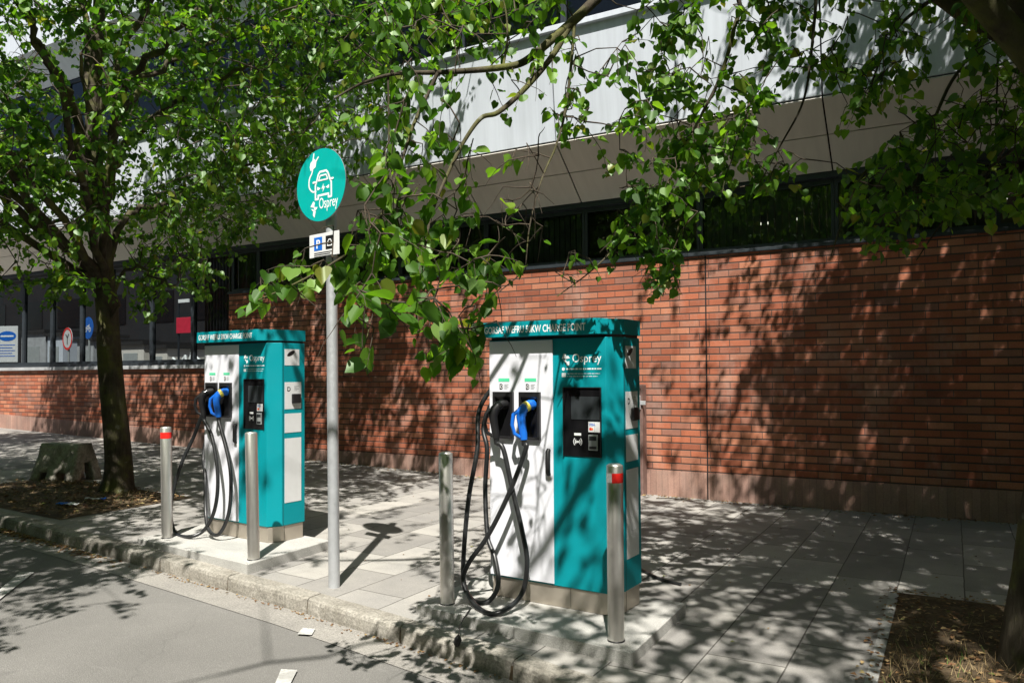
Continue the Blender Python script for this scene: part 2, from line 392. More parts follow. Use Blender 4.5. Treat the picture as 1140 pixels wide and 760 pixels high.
# kerb: rough stone lengths with rounded worn edge and open joints
m = MB(); X = -34.0
def kerb_point(X, dy, dz): return (X, ky(X)+dy, g(X)+dz)
while X < 9:
    L = .91; n = 30; vs = []; jy = random.uniform(-.008, .006); jz = random.uniform(-.004, .004)
    for i in range(n+1):
        x = X + .005 + (L-.010)*i/n; e = min(i, n-i)/n
        rnd = lambda s: (random.random()-.5)*s
        off = -.005*(math.exp(-e*30))
        prof = [(.0-off, RD-.05), (-.001+rnd(.006)-off+jy, RD+.03), (.002+rnd(.007)-off+jy, -.030), (.010+rnd(.007)+jy, -.009+rnd(.004)+jz), (.030+rnd(.004)+jy, .000+jz), (.10, .001+rnd(.002)+jz), (.145, .001+jz)]
        vs += [kerb_point(x, a, b) for a, b in prof]
    k = 7
    m.add(vs, [(i*k+j, (i+1)*k+j, (i+1)*k+j+1, i*k+j+1) for i in range(n) for j in range(k-1)])
    m.add(vs[:k], [tuple(range(k))]); m.add(vs[-k:], [tuple(range(k-1,-1,-1))])
    X += L
tag(m.build('kerb', M['kerbstone']), kind='structure')
strip(lambda X: [(ky(X)+.005, g(X)+RD-.01), (ky(X)+.012, g(X)-.03), (ky(X)+.15, g(X)-.012)], 'kerb_bedding', M['soil'])
# tree pits: soil mounds over the slabs
def soil_patch(name, x0, x1, y0, y1, h):
    m = MB(); nx, ny = 40, 30; vs = []
    for i in range(nx+1):
        for j in range(ny+1):
            x = x0+(x1-x0)*i/nx; y = y0+(y1-y0)*j/ny
            e = min(i/nx, 1-i/nx, j/ny, 1-j/ny)*4; e = min(1, e)
            vs.append((x, y, g(x)+.004+h*e*(.6+.4*math.sin(x*5.1)*math.cos(y*4.3))+random.random()*.012*e))
    m.add(vs, [(i*(ny+1)+j, (i+1)*(ny+1)+j, (i+1)*(ny+1)+j+1, i*(ny+1)+j+1) for i in range(nx) for j in range(ny)], True)
    tag(m.build(name, M['soil']), kind='structure')
PITR = (-.36, 1.6, ky(.3)+.16, 6.22)
soil_patch('soil_bed', *PITR, .03)
PITL = (-10.8, -7.95, 4.56, 6.15)
soil_patch('soil_bed', *PITL, .02)
# kerb edging of the right soil bed
m = MB(); m.box((-.42, 3.65, -.05), (-.362, 6.28, .006)); tag(m.build('bed_edging', M['concrete']), kind='structure')

# road markings
def road_mark(px, w):
    m = MB(); vs = [onG(u, v, RD+.012) for u, v in px]
    m.add([(p[0], p[1], g(p[0])+RD+.0165) for p in vs], [(0,1,2,3)])
    o = m.build('road_marking', M['roadpaint']); return tag(o, kind='structure')
road_mark([(305,764),(322,764),(331,746),(313,745)], 0)
road_mark([(331,706),(347,707),(351,700),(337,699)], 0)
road_mark([(-14,668),(-10,675),(38,637),(22,637)], 0)

# ------------------------------------------------------------------ building
WY = 9.6
bld = empty('office_building', (-4, WY, 0), 0, 'long low office building with red brick base, dark ribbon windows and pale panelled overhang', 'building')
def P(mb, name, mat, par=None, bevel=0.0):   # parts given in world coordinates
    o = mb.build(name, mat, par or bld, bevel)
    base = (-4, WY, 0); o.location = (-base[0], -base[1], -base[2]) if par is None else (0, 0, 0)
    return o
XE = -11.44; XR = 9.0; XL = -36.0
m = MB(); m.box((XE, WY, -.4), (-2.695, WY+.35, 3.06)); m.box((-2.677, WY, -.4), (XR, WY+.35, 3.06)); wl = P(m, 'brick_wall', M['brick'])
m = MB(); m.box((-2.695, WY+.006, -.4), (-2.677, WY+.3, 3.06)); P(m, 'movement_joint', M['backing'])
m = MB(); m.box((XE-.028, WY+.006, -.4), (XE, WY+.3, 1.70)); P(m, 'movement_joint', M['backing'])
m = MB(); m.box((XL, WY, -.4), (XE-.028, WY+.35, 1.72)); P(m, 'low_brick_wall', M['brick'])
m = MB()
vs = []; pts = [XL, XE-.03]
m.prism_xz([(XL, -.4), (XE, -.4), (XE, g(XE)+.30), (XL, g(XL)+.36)], WY-.006, WY+.1)
m.box((XE, WY-.006, -.4), (-2.695, WY+.1, .335)); m.box((-2.677, WY-.006, -.4), (XR, WY+.1, .335)); P(m, 'plinth', M['soldier'])
m = MB(); m.box((XL, WY-.07, 1.72), (XE, WY+.36, 1.79)); P(m, 'coping', M['coping'], bevel=.006)
m = MB(); m.box((XL, WY+.0, 1.79), (XE, WY+.1, 1.85)); P(m, 'sill', M['dark_frame'])
m = MB(); m.box((XE, WY-.035, 3.06), (XR, WY+.36, 3.10)); P(m, 'sill', M['dark_frame'], bevel=.004)
# left big windows
mull = [onY(u, 395, WY)[0] for u in (20.5, 52, 85, 118, 163, 209)]
mull = [XL, -27.5, -24.5, -21.6] + mull + [XE]
for a, b in zip(mull[:-1], mull[1:]):
    w = MB(); y0, y1 = WY+.1, WY+.17
    w.box((a+.002, y0, 1.85), (a+.05, y1, 3.86)); w.box((b-.05, y0, 1.85), (b-.002, y1, 3.86)); w.box((a+.05, y0, 1.85), (b-.05, y1, 1.90)); w.box((a+.05, y0, 3.80), (b-.05, y1, 3.86))
    wo = P(w, 'window', M['dark_frame'])
    q = MB(); q.add([(a+.05, y0+.04, 1.90), (b-.05, y0+.04, 1.90), (b-.05, y0+.04, 3.80), (a+.05, y0+.04, 3.80)], [(0,1,2,3)]); P(q, 'pane', M['glass'], wo)
PANEL = [-4.376+1.6*k for k in range(-20, 9)]
for a, b in zip(PANEL[:-1], PANEL[1:]):
    if b > XE+.3:
        a2 = max(a, XE); w = MB(); y0, y1 = WY+.08, WY+.14
        w.box((a2+.002, y0, 3.10), (a2+.04, y1, 3.86)); w.box((b-.04, y0, 3.10), (b-.002, y1, 3.86)); w.box((a2+.04, y0, 3.10), (b-.04, y1, 3.16)); w.box((a2+.04, y0, 3.80), (b-.04, y1, 3.86))
        wo = P(w, 'window', M['dark_frame'])
        q = MB(); q.add([(a2+.04, y0+.03, 3.16), (b-.04, y0+.03, 3.16), (b-.04, y0+.03, 3.80), (a2+.04, y0+.03, 3.80)], [(0,1,2,3)]); P(q, 'pane', M['darkglass'], wo)
m = MB(); m.box((XL, WY+.0, 3.86), (XR, WY+.2, 3.95)); P(m, 'window_head', M['dark_frame'])
SO = [(9.58, 3.92), (9.19, 4.24), (8.80, 4.545)]; FA = [(8.80, 4.57), (8.66, 5.90)]
m = MB(); m.prism_yz([(9.62, 3.93), (9.21, 4.27), (8.84, 4.58), (8.70, 5.88), (9.62, 5.88)], XL, XR); P(m, 'overhang_backing', M['backing'])
for a, b in zip(PANEL[:-1], PANEL[1:]):
    gp = .009
    for (p, q) in ((SO[0], SO[1]), (SO[1], SO[2])):
        dy, dz = q[0]-p[0], q[1]-p[1]; L = math.hypot(dy, dz); uy, uz = dy/L, dz/L; ny, nz = -uz*-1, uy
        ny, nz = (uz, -uy); 
        if nz < 0: ny, nz = -ny, -nz        # push thickness upward / inwards
        A = (p[0]+uy*.006, p[1]+uz*.006); B = (q[0]-uy*.006, q[1]-uz*.006)
        m = MB(); m.prism_yz([A, B, (B[0]+ny*.02, B[1]+nz*.02), (A[0]+ny*.02, A[1]+nz*.02)], a+gp, b-gp); P(m, 'soffit_panel', M['soffit'], bevel=.002)
    m = MB(); m.prism_yz([FA[0], FA[1], (FA[1][0]+.03, FA[1][1]), (FA[0][0]+.03, FA[0][1])], a+gp, b-gp); P(m, 'fascia_panel', M['fascia'], bevel=.003)
m = MB(); m.prism_yz([(8.60, 5.90), (8.60, 5.97), (9.3, 5.99), (9.3, 5.90)], XL, XR); P(m, 'ledge', M['fascia'], bevel=.004)
# first floor ribbon glazing and the next overhang
for a, b in zip(PANEL[:-1], PANEL[1:]):
    w = MB(); y0, y1 = 9.05, 9.12
    w.box((a+.002, y0, 5.99), (a+.04, y1, 7.6)); w.box((b-.04, y0, 5.99), (b-.002, y1, 7.6)); w.box((a+.04, y0, 5.99), (b-.04, y1, 6.06)); w.box((a+.04, y0, 7.54), (b-.04, y1, 7.6))
    wo = P(w, 'window', M['dark_frame'])
    q = MB(); q.add([(a+.04, y0+.03, 6.06), (b-.04, y0+.03, 6.06), (b-.04, y0+.03, 7.54), (a+.04, y0+.03, 7.54)], [(0,1,2,3)]); P(q, 'pane', M['darkglass'], wo)
    m = MB(); m.prism_yz([(9.05, 7.62), (8.5, 8.1), (8.5, 9.3), (8.54, 9.3), (8.54, 8.12), (9.09, 7.64)], a+gp, b-gp); P(m, 'fascia_panel', M['fascia'], bevel=.003)
m = MB(); m.prism([(XL, 9.1), (XR, 9.1), (XR, 16.5), (XE+.3, 16.5), (XE+.3, 10.9), (XL, 10.9)], 7.6, 9.35); P(m, 'roof', M['backing'])
m = MB(); m.box((XE+.3, 9.62, 5.75), (XR, 16.5, 5.95)); m.box((XE+.3, 16.0, -.4), (XR, 16.5, 7.6)); m.box((XR-.3, 9.7, -.4), (XR-.02, 16.4, 7.6)); m.box((XL, 9.99, 5.6), (XR, 10.05, 7.55)); P(m, 'interior_wall', M['plaster'])
m = MB(); m.box((XE+.3, 9.99, .9), (XR-.4, 10.05, 5.7)); P(m, 'interior_screen', M['curtain'])
for a, b in zip(PANEL[:-1], PANEL[1:]):
    if b > XE+.3 and int(round((a+40)/1.6)) % 3 != 1:
        m = MB(); x = max(a, XE)+.06
        while x < b-.08: m.box((x, 9.80, 3.12), (x+.072, 9.806+.006*(int(x*50) % 3), 3.84)); x += .085
        P(m, 'blind', M['blind'])
m = MB(); m.box((XE+.3, 9.95, .6), (XR, 16.4, .75)); P(m, 'interior_floor', M['floor'])
m = MB(); m.box((XL, 9.7, 3.96), (XR, 10.85, 4.1)); P(m, 'interior_ceiling', M['floor'])
# vertical folds of a curtain inside the window next to the brick wall
m = MB(); x = onY(216, 395, WY)[0]
while x < XE+.05: m.box((x, 9.84, 1.2), (x+.05, 9.86, 3.9)); x += .085
P(m, 'curtain', M['curtain'])

# the yard beyond the glazed wing: things seen through its windows
strip(lambda X: [(9.9, g(X)), (14, g(X)), (30, g(X))], 'yard', M['asphalt'])
YB = 16.6
def zrel(u, v, Y): q = onY(u, v, Y); return q[0], q[2]-g(q[0])
def px2m(u, Y): return (onY(u+1, 395, Y)[0]-onY(u-1, 395, Y)[0])/2
x, z = zrel(8, 383, YB); k = .64
t = empty('notice_board', (x, YB, g(x)), R(22), 'blue and white notice board on a post, seen through the far left window', 'sign')
m = MB(); m.box((-k*.72, 0, z-.72), (k*.72, .03, z+.72)); m.build('board', M['sticker'], t, .01)
m = MB(); m.prism_xz([(k*.62*math.cos(a), z+.32+.20*math.sin(a)) for a in np.linspace(0, 6.0, 22)], -.006, -.001); m.build('blue_oval', M['bluesign'], t)
m = MB(); m.box((-k*.45, -.010, z+.29), (k*.45, -.007, z+.35)); m.build('white_bar', M['text'], t)
m = MB()
for j in range(5): m.box((-k*.55, -.006, z-.05-.11*j), (k*.55-.12*(j%2), -.001, z-.02-.11*j))
m.build('text_line', M['bluesign'], t)
m = MB(); m.box((-.04, .03, 0), (.04, .08, z-.3)); m.build('post', M['dark_frame'], t)
def disc_sign(px, py, hw, mat, rim, label, inner):
    x, z = zrel(px, py, YB); r = hw; n = 30
    t = empty('round_sign', (x, YB, g(x)), R(-8), label, 'sign')
    m = MB(); m.prism_xz([(r*math.cos(2*math.pi*k/n), z+r*math.sin(2*math.pi*k/n)) for k in range(n)], 0, .015); m.build('disc', mat, t)
    if rim:
        m = MB(); vs = [(rr_*math.cos(2*math.pi*k/n), -.004, z+rr_*math.sin(2*math.pi*k/n)) for rr_ in (r, r*.80) for k in range(n)]
        m.add(vs, [(k, (k+1)%n, n+(k+1)%n, n+k) for k in range(n)]); m.build('rim', rim, t)
    m = MB()
    if inner == 'bike':
        for c in (-.38, .36): m.stroke([(r*(c+.19*math.cos(a)), z+r*(-.15+.19*math.sin(a))) for a in np.linspace(0, 6.28, 12)], r*.07, -.005)
        m.stroke([(-r*.38, z-r*.15), (-r*.15, z+r*.18), (r*.22, z+r*.18), (0, z-r*.15), (-r*.15, z+r*.18)], r*.07, -.007); m.stroke([(r*.36, z-r*.15), (r*.2, z+r*.28), (r*.32, z+r*.28)], r*.07, -.009)
        m.build('bicycle_symbol', M['text'], t)
    else:
        m.stroke([(0, z-r*.45), (0, z+r*.1), (-r*.28, z+r*.35)], r*.14, -.006); m.stroke([(0, z+r*.05), (r*.26, z+r*.38)], r*.12, -.008); m.build('arrow_symbol', M['black'], t)
    m = MB(); m.tube([(0, .05, 0), (0, .05, z+r*.6)], .04, 8); m.build('post', M['greyplastic'], t)
disc_sign(98, 365, .40, M['bluesign'], None, 'round blue cycle sign seen through the glass beside the tree trunk', 'bike')
disc_sign(75, 377, .42, M['sticker'], M['red'], 'round white sign with red rim, seen through the dark glass', 'arrow')
x, z = zrel(204, 362, YB)
t = empty('poster_board', (x, YB, g(x)), 0, 'red board on two posts, seen through the window by the curtain', 'poster')
m = MB(); m.box((-.36, 0, z-.26), (.40, .04, z+.26)); m.build('board', M['redposter'], t, .01)
m = MB(); m.box((-.25, -.006, z+.75), (.28, .03, z+.86)); m.build('label_strip', M['text'], t)
for xx in (-.34, .34):
    m = MB(); m.box((xx, .041, 0), (xx+.05, .09, z+.9)); m.build('post', M['dark_frame'], t)
# pale garages across the yard
for k, (u0, u1, vtop, mt, lab) in enumerate(((24, 51, 371, 'coping', 'grey garage with dark door seen through the second window'), (53, 70, 374, 'fascia', 'small white outbuilding seen beside the red rimmed sign'), (86, 104, 380, 'coping', 'low grey shed seen beneath the round blue sign'), (134, 160, 384, 'soffit', 'cream outbuilding seen just right of the tree trunk'), (166, 186, 388, 'soffit', 'narrow cream outbuilding seen left of the red board'))):
    Y0 = 19.5; a, zt = zrel(u0, vtop, Y0); b, _ = zrel(u1, vtop, Y0); gx = g((a+b)/2)
    t = empty('outbuilding', ((a+b)/2, Y0, gx), 0, lab, 'building'); hw = (b-a)/2
    m = MB(); m.box((-hw, 0, -.1), (hw, 3, zt)); m.build('wall', M[mt], t)
    m = MB(); m.box((-hw-.1, -.12, zt), (hw+.1, 3.1, zt+.14)); m.build('roof', M['backing'], t)
    m = MB(); m.box((-hw*.7, -.03, 0), (hw*.5, -.003, min(2.1, zt*.85))); m.build('door', M['greyplastic'], t, .01)
t = empty('backdrop', (-32, 27, 0), 0, 'added dark warehouse filling the view behind the glazed wing', 'building')  # added block that keeps the view through the left panes dark
m = MB(); m.box((-30, 0, -.5), (32, 6, 13)); m.build('wall', M['backdrop'], t)
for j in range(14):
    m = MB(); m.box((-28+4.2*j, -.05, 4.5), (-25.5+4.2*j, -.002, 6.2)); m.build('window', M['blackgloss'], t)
# railings and white frames in the yard
x0_, z0_ = zrel(188, 402, 15.8); x1_, _ = zrel(226, 402, 15.8); Wd_ = x1_-x0_
t = empty('bicycle_rack', (x0_, 15.8, g(x0_)), 0, 'white angular cycle racks in the yard behind the window by the curtain', 'rack')
m = MB()
for a, b in (((0, .0), (.12, .35)), ((.12, .35), (.3, .12)), ((.3, .12), (.48, .42)), ((.48, .42), (.55, 0)), ((.55, .0), (.66, .5)), ((.66, .5), (.95, .2)), ((.8, .35), (.88, 0)), ((.2, .25), (.15, 0))):
    m.tube([(a[0]*Wd_, 0, z0_-.25+a[1]), (b[0]*Wd_, .03, z0_-.25+b[1])], .045, 6)
m.build('rack_frame', M['text'], t)
m = MB(); m.box((-.2, -.3, 0), (Wd_+.2, .4, z0_-.26)); m.build('rack_base', M['coping'], t, .01)

# small glowing boxes set behind the ribbon window
lm = NT('box_glow'); lm.set(color=(.9, .9, .8), emit=(1, .95, .75), es=1.6)
glowG = 'small glowing boxes in a row behind the ribbon window'
first = None
for k, (u, v) in enumerate(((847, 249), (856, 248), (889, 243.5), (898, 242.5), (926, 240), (1081, 226), (1093, 224), (1108, 222), (1119, 221))):
    p = onY(u, v, 9.86)
    if first is None:
        first = empty('glow_box', p, 0, 'small glowing lamp in the row behind the ribbon window glass', 'emitter', glowG)
        mm = MB(); mm.box((-.022, 0, -.015), (.022, .02, .015)); mm.build('lens', lm.m, first, .003)
        mm = MB(); mm.tube([(0, .011, .016), (0, .011, .1)], .004, 6); mm.build('stem', M['black'], first)
    else:
        c = copy_tree(first); c.location = p
# cabinet against the wall behind the charger
q = onY(714, 500, WY)
t = empty('service_cabinet', (q[0]-.28, WY-.16, 0), 0, 'brown metal service cabinet against the brick wall behind the near charger', 'cabinet')
m = MB(); m.box((-.36, 0, 0), (.36, .15, 1.44)); m.build('body', M['cabinet'], t, .008)
m = MB(); m.box((-.34, -.012, .06), (.34, -.002, 1.40)); m.build('door', M['cabinet'], t, .004)
m = MB(); m.box((.30, -.05, 1.12), (.345, -.013, 1.30)); m.box((.30, -.03, 1.18), (.41, -.013, 1.23)); m.build('latch', M['galv'], t, .004)

# building added behind the camera: darkens window reflections and blocks sky
t = empty('reflected_building', (-6, -19, 0), 0, 'plain brick building added across the road, seen only as dark reflections in the windows', 'building')
m = MB(); m.box((-120, -8, -.5), (46, 3, 15)); m.build('wall', M['brick'], t)
m = MB()
for x in range(-114, 44, 4):
    for z in (1, 4.2, 7.6, 11): m.box((x, 3.0, z), (x+1.6, 3.03, z+1.8))
m.build('window', M['blackgloss'], t)

# ------------------------------------------------------------------ charger
BODY = [(0, 0), (.89, 0), (.963, .105), (.963, .365), (0, .365)]
HEAD = [(-.018, -.078), (.853, -.078), (.968, .115), (.968, .370), (-.018, .370)]
def charger(loc, rz, label, cables, noz=None):
    T = empty('charging_station', loc, rz, label, 'charger', 'teal and white charging stations')
    m = MB(); m.prism([(.012, .012), (.89, .012), (.952, .105), (.952, .353), (.012, .353)], 0, .135); pl = m.build('plinth', M['plinthsteel'], T, .003)
    m = MB(); m.box((.62, .0095, .01), (.6215, .011, .13)); m.box((.9535, .14, .01), (.9550, .1415, .13)); m.build('plinth_seam', M['black'], T)
    m = MB(); m.prism(BODY, .137, 1.755); m.build('body', M['teal'], T, .004)
    m = MB(); m.prism([(.01, .01), (.89, .01), (.953, .107), (.953, .355), (.01, .355)], 1.7555, 1.772); m.build('shadow_gap', M['black'], T)
    m = MB(); m.prism(HEAD, 1.773, 1.872); m.build('canopy', M['teal'], T, .002)
    m = MB(); m.box((.004, -.009, .148), (.508, -.0005, 1.748)); dr = m.build('door', M['white_door'], T, .003)
    m = MB(); m.box((.9632, .118, .14), (.9642, .121, 1.75)); m.build('panel_seam', M['black'], T)
    # handle
    m = MB(); m.tube([(.478, -.013, .86), (.478, -.026, .875), (.478, -.028, .94), (.478, -.026, 1.01), (.478, -.013, 1.025)], [.014, .017, .017, .017, .014], 10); m.build('handle', M['black'], dr)
    m = MB(); m.prism_xz([(.478+.014*math.cos(a), .838+.014*math.sin(a)) for a in np.linspace(0, 5.76, 12)], -.014, -.0095); m.build('keyhole', M['steel'], dr)
    # holsters
    for i, x0 in enumerate((.045, .257)):
        x1 = x0+.162; z0, z1 = 1.085, 1.402
        m = MB(); y0, y1 = -.034, -.0095
        m.box((x0, y0, z0), (x0+.016, y1, z1)); m.box((x1-.016, y0, z0), (x1, y1, z1)); m.box((x0+.016, y0, z0), (x1-.016, y1, z0+.014))
        m.prism_yz([(y1, z1-.06), (y0, z1-.032), (y0-.004, z1), (y1, z1)], x0+.016, x1-.016)
        h = m.build('holster', M['black'], T, .002)
        m = MB(); m.box((x0+.016, y1-.002, z0+.014), (x1-.016, y1+.0005, z1-.05)); m.build('holster_back', M['blackgloss'], h)
        # green tick label and the D letter with small print
        m = MB(); m.box((x0+.035, -.0105, 1.472), (x0+.125, -.0095, 1.494)); m.build('green_label', M['green'], dr)
        m = MB(); m.prism_xz([(x0+.045, 1.418), (x0+.062, 1.418), (x0+.073, 1.428), (x0+.073, 1.446), (x0+.062, 1.456), (x0+.045, 1.456)], -.0106, -.0095); m.build('letter_plate', M['black'], dr)
        text_mesh('letter', 'D', x0+.050, 1.4255, .032, -.0112, M['text'], dr, bold=.0004)
        m = MB()
        for k in range(4): m.box((x0+.083, -.0105, 1.450-.009*k), (x0+.118-.01*(k%2), -.0095, 1.453-.009*k))
        m.build('small_print', M['greyplastic'], dr)
    # header lettering
    text_mesh('header_text', 'GORSAF WEFRU 50KW CHARGE POINT', .012, 1.798, .066, -.0795, M['text'], T, width=.778, bold=.0012)
    # logo and name
    m = MB()
    for poly in ([(.575,1.620),(.590,1.655),(.606,1.650),(.602,1.622)], [(.598,1.618),(.634,1.624),(.622,1.640),(.606,1.638)], [(.606,1.600),(.630,1.605),(.630,1.580),(.612,1.572)], [(.585,1.612),(.606,1.612),(.612,1.592),(.600,1.596)]):
        m.prism_xz(poly, -.0018, -.0005)
    m.build('logo_mark', M['text'], T)
    text_mesh('logo_text', 'Osprey', .653, 1.597, .079, -.0012, M['text'], T, width=.208, bold=.0002)
    m = MB(); m.prism_xz([(.586+.011*math.cos(a), 1.553+.011*math.sin(a)) for a in np.linspace(0, 5.76, 12)], -.0018, -.0005); m.prism_xz([(.574,1.502),(.604,1.502),(.604,1.528),(.574,1.528)], -.0018, -.0005)
    rr = random.Random(3); x = .607
    while x < .855: w = rr.uniform(.008, .03); m.box((x, -.0016, 1.549), (min(x+w, .86), -.0005, 1.558)); x += w+.006
    for zz, xe in ((1.521, .85), (1.504, .835)):
        x = .612
        while x < xe: w = rr.uniform(.008, .03); m.box((x, -.0014, zz), (min(x+w, xe), -.0005, zz+.0035)); x += w+.005
    m.build('contact_print', M['text'], T)
    # terminal
    m = MB(); z0, z1 = .990, 1.436; a0, a1 = .585, .860
    m.box((a0, -.006, z0), (a1, -.0005, z1)); tm = m.build('terminal', M['blackgloss'], T, .002)
    m = MB(); m.box((a0+.06, -.009, 1.228), (a1-.012, -.0063, 1.376)); m.build('screen', M['screen'], tm)
    m = MB(); m.box((a0, -.014, z0), (a0+.006, -.0063, z1)); m.box((a1-.006, -.014, z0), (a1, -.0063, z1)); m.box((a0+.006, -.014, z1-.006), (a1-.006, -.0063, z1)); m.build('bezel', M['black'], tm)
    m = MB(); m.box((.768, -.0085, 1.150), (.852, -.0063, 1.216)); cd = m.build('card_sticker', M['sticker'], tm)
    m = MB(); m.prism_xz([(.784+.009*math.cos(a), 1.170+.009*math.sin(a)) for a in np.linspace(0, 5.76, 12)], -.0095, -.0087); m.build('card_logo', M['red'], cd)
    m = MB(); m.prism_xz([(.795+.008*math.cos(a), 1.170+.008*math.sin(a)) for a in np.linspace(0, 5.76, 12)], -.0101, -.0097); m.build('card_logo', M['orange'], cd)
    text_mesh('card_text', 'VISA', .774, 1.190, .022, -.0092, M['bluesign'], cd, bold=.0006)
    m = MB(); m.box((.811, -.0095, 1.152), (.8125, -.0087, 1.214)); m.build('card_divider', M['greyplastic'], cd)
    m = MB(); m.box((.770, -.016, 1.034), (.836, -.0063, 1.134)); pn = m.build('card_reader', M['greyplastic'], tm, .003)
    m = MB(); m.box((.778, -.018, 1.098), (.828, -.0163, 1.124)); m.build('reader_display', M['screen'], pn)
    m = MB(); m.box((.778, -.018, 1.044), (.828, -.0163, 1.060)); m.build('reader_slot', M['black'], pn)
    m = MB(); cx_, cz_ = .690, 1.085
    for s_ in (-1, 1):
        for rr_ in (.018, .030): m.stroke([(cx_+s_*rr_*math.cos(a), cz_+rr_*math.sin(a)) for a in np.linspace(-.75, .75, 7)], .0055, -.0066)
    m.stroke([(cx_-.008, cz_), (cx_+.008, cz_)], .012, -.0066); m.box((cx_-.025, -.0075, cz_+.040), (cx_+.025, -.0063, cz_+.056)); m.build('contactless_symbol', M['text'], tm)
    # side stickers (side faces +x)
    X0, X1 = .9636, .9652
    def st(y0, y1, z0, z1):
        m = MB(); m.box((X0, y0, z0), (X1, y1, z1)); return m.build('side_sticker', M['sticker'], T)
    s1 = st(.135, .300, 1.555, 1.700)
    m = MB(); n = 16
    m.add([(X1+.001, .205+.048*math.cos(a)*math.cos(.45)-.018*math.sin(a)*math.sin(.45), 1.662+.048*math.cos(a)*math.sin(.45)+.018*math.sin(a)*math.cos(.45)) for a in [2*math.pi*k/n for k in range(n)]], [tuple(range(n))]); m.build('leaf_symbol', M['black'], s1)
    s2 = st(.135, .322, 1.165, 1.405)
    m = MB(); m.box((X1+.0002, .208, 1.215), (X1+.022, .305, 1.300)); m.build('side_socket', M['black'], s2, .008)
    text_mesh('letter', 'D', .160, 1.325, .055, X1+.001, M['black'], s2, face='side', bold=.001)
    m = MB()
    for k in range(4): m.box((X1, .24, 1.365-.012*k), (X1+.0008, .295-.02*(k%2), 1.369-.012*k))
    m.build('small_print', M['greyplastic'], s2)
    st(.135, .322, .955, 1.125); st(.135, .322, .335, .905)
    # side cable outlet on the left
    m = MB(); m.box((-.03, .10, 1.45), (-.0005, .30, 1.62)); m.build('cable_outlet', M['black'], T, .006)
    # connectors
    for i, (xc, mt) in enumerate(((.105, M['black']), (.325, M['blue']))):
        nm = 'connector'
        m = MB()
        m.tube([(xc+.036, -.02, 1.318), (xc+.030, -.05, 1.318), (xc+.018, -.085, 1.308)], [.034, .034, .030], 14)     # head in holster
        m.tube([(xc+.024, -.082, 1.312), (xc+.006, -.100, 1.285), (xc-.004, -.106, 1.24), (xc+.000, -.100, 1.18), (xc+.006, -.092, 1.125), (xc+.008, -.09, 1.09)], [.031, .034, .031, .027, .026, .024], 14)
        c = m.build(nm, mt, T)
        m = MB(); m.tube([(xc-.012, -.118, 1.285), (xc-.040, -.140, 1.255), (xc-.050, -.142, 1.19), (xc-.042, -.128, 1.13), (xc-.008, -.105, 1.105)], [.013, .014, .013, .013, .012], 10); m.build('grip_guard', mt, c)
        m = MB(); m.tube([(xc+.026, -.067, 1.3135), (xc+.0155, -.0905, 1.299)], .0345, 14); m.build('collar_ring', M['yellow'] if i else M['blackgloss'], c)
        m = MB(); m.tube([(xc+.008, -.09, 1.095), (xc+.010, -.09, 1.05)], [.021, .016], 12); m.build('strain_relief', M['rubber'], c)
    for pts in cables:
        m = MB(); m.tube(catmull(pts, 10), .0165, 12); m.build('cable', M['rubber'], T)
    return T
# cable paths in charger coordinates, taken on a plane just in front of the door
def plan(u, v, T_loc, ang, yo):              # pixel -> local (x, yo, z)
    d = np.array([math.cos(ang), math.sin(ang), 0]); n = np.array([-d[1], d[0], 0]); p0 = np.array(T_loc)+n*yo
    r = ray(u, v); t = ((p0-CAM)@n)/(r@n); q = CAM+r*t
    if q[2] < T_loc[2]+.019:                 # resting on the pad
        q = onZ(u, v, T_loc[2]+.019); w_ = q-np.array(T_loc); return (float(w_@d), float(w_@n), .019)
    return (float((q-np.array(T_loc))@d), yo, float(q[2]-T_loc[2]))
RL = (-2.795, 4.566, .07); RA = R(-3.0)
def c6(x, y): return (480+x*.342, 500+y*.342)
c1 = [(.113, -.09, 1.06)] + [plan(*c6(a, b), RL, RA, y) for a, b, y in ((235,0,-.09),(262,120,-.10),(295,260,-.12),(312,370,-.14),(292,475,-.17),(215,533,-.19),(150,512,-.19),(108,440,-.17),(106,340,-.14),(122,160,-.08),(150,0,.0))] + [plan(534, 455, RL, RA, .08), (-.02, .16, 1.50)]
c2 = [(.335, -.09, 1.06)] + [plan(*c6(a, b), RL, RA, y) for a, b, y in ((308,0,-.10),(255,140,-.13),(185,280,-.15),(122,370,-.17),(104,430,-.20),(135,490,-.22),(185,495,-.17),(218,440,-.10),(208,355,-.05),(184,280,.0),(176,130,.08),(182,0,.10))] + [plan(539, 470, RL, RA, .14), (-.02, .22, 1.50)]
ch1 = charger(RL, RA, 'near teal and white charging station with its cables crossing in a loop', [c1, c2])
LL = (-6.13, 4.87, .125); LA = R(-4.0)
def d2(x, y): return (x*.421, 320+y*.421)
l1 = [(.113, -.09, 1.06)] + [plan(*d2(a, b), LL, LA, y) for a, b, y in ((562,400,-.10),(576,500,-.12),(568,585,-.14),(540,640,-.17),(500,658,-.2),(462,645,-.2),(452,575,-.15),(478,470,-.08))] + [plan(*d2(518, 380), LL, LA, .02), (-.02, .14, 1.50)]
l2 = [(.335, -.09, 1.06)] + [plan(*d2(a, b), LL, LA, y) for a, b, y in ((604,450,-.10),(611,520,-.12),(604,600,-.14),(578,652,-.17),(552,640,-.16),(544,590,-.10),(543,500,-.03),(541,420,.06))] + [(-.02, .22, 1.50)]
ch2 = charger(LL, LA, 'far teal and white charging station, left of the sign pole', [l1, l2])

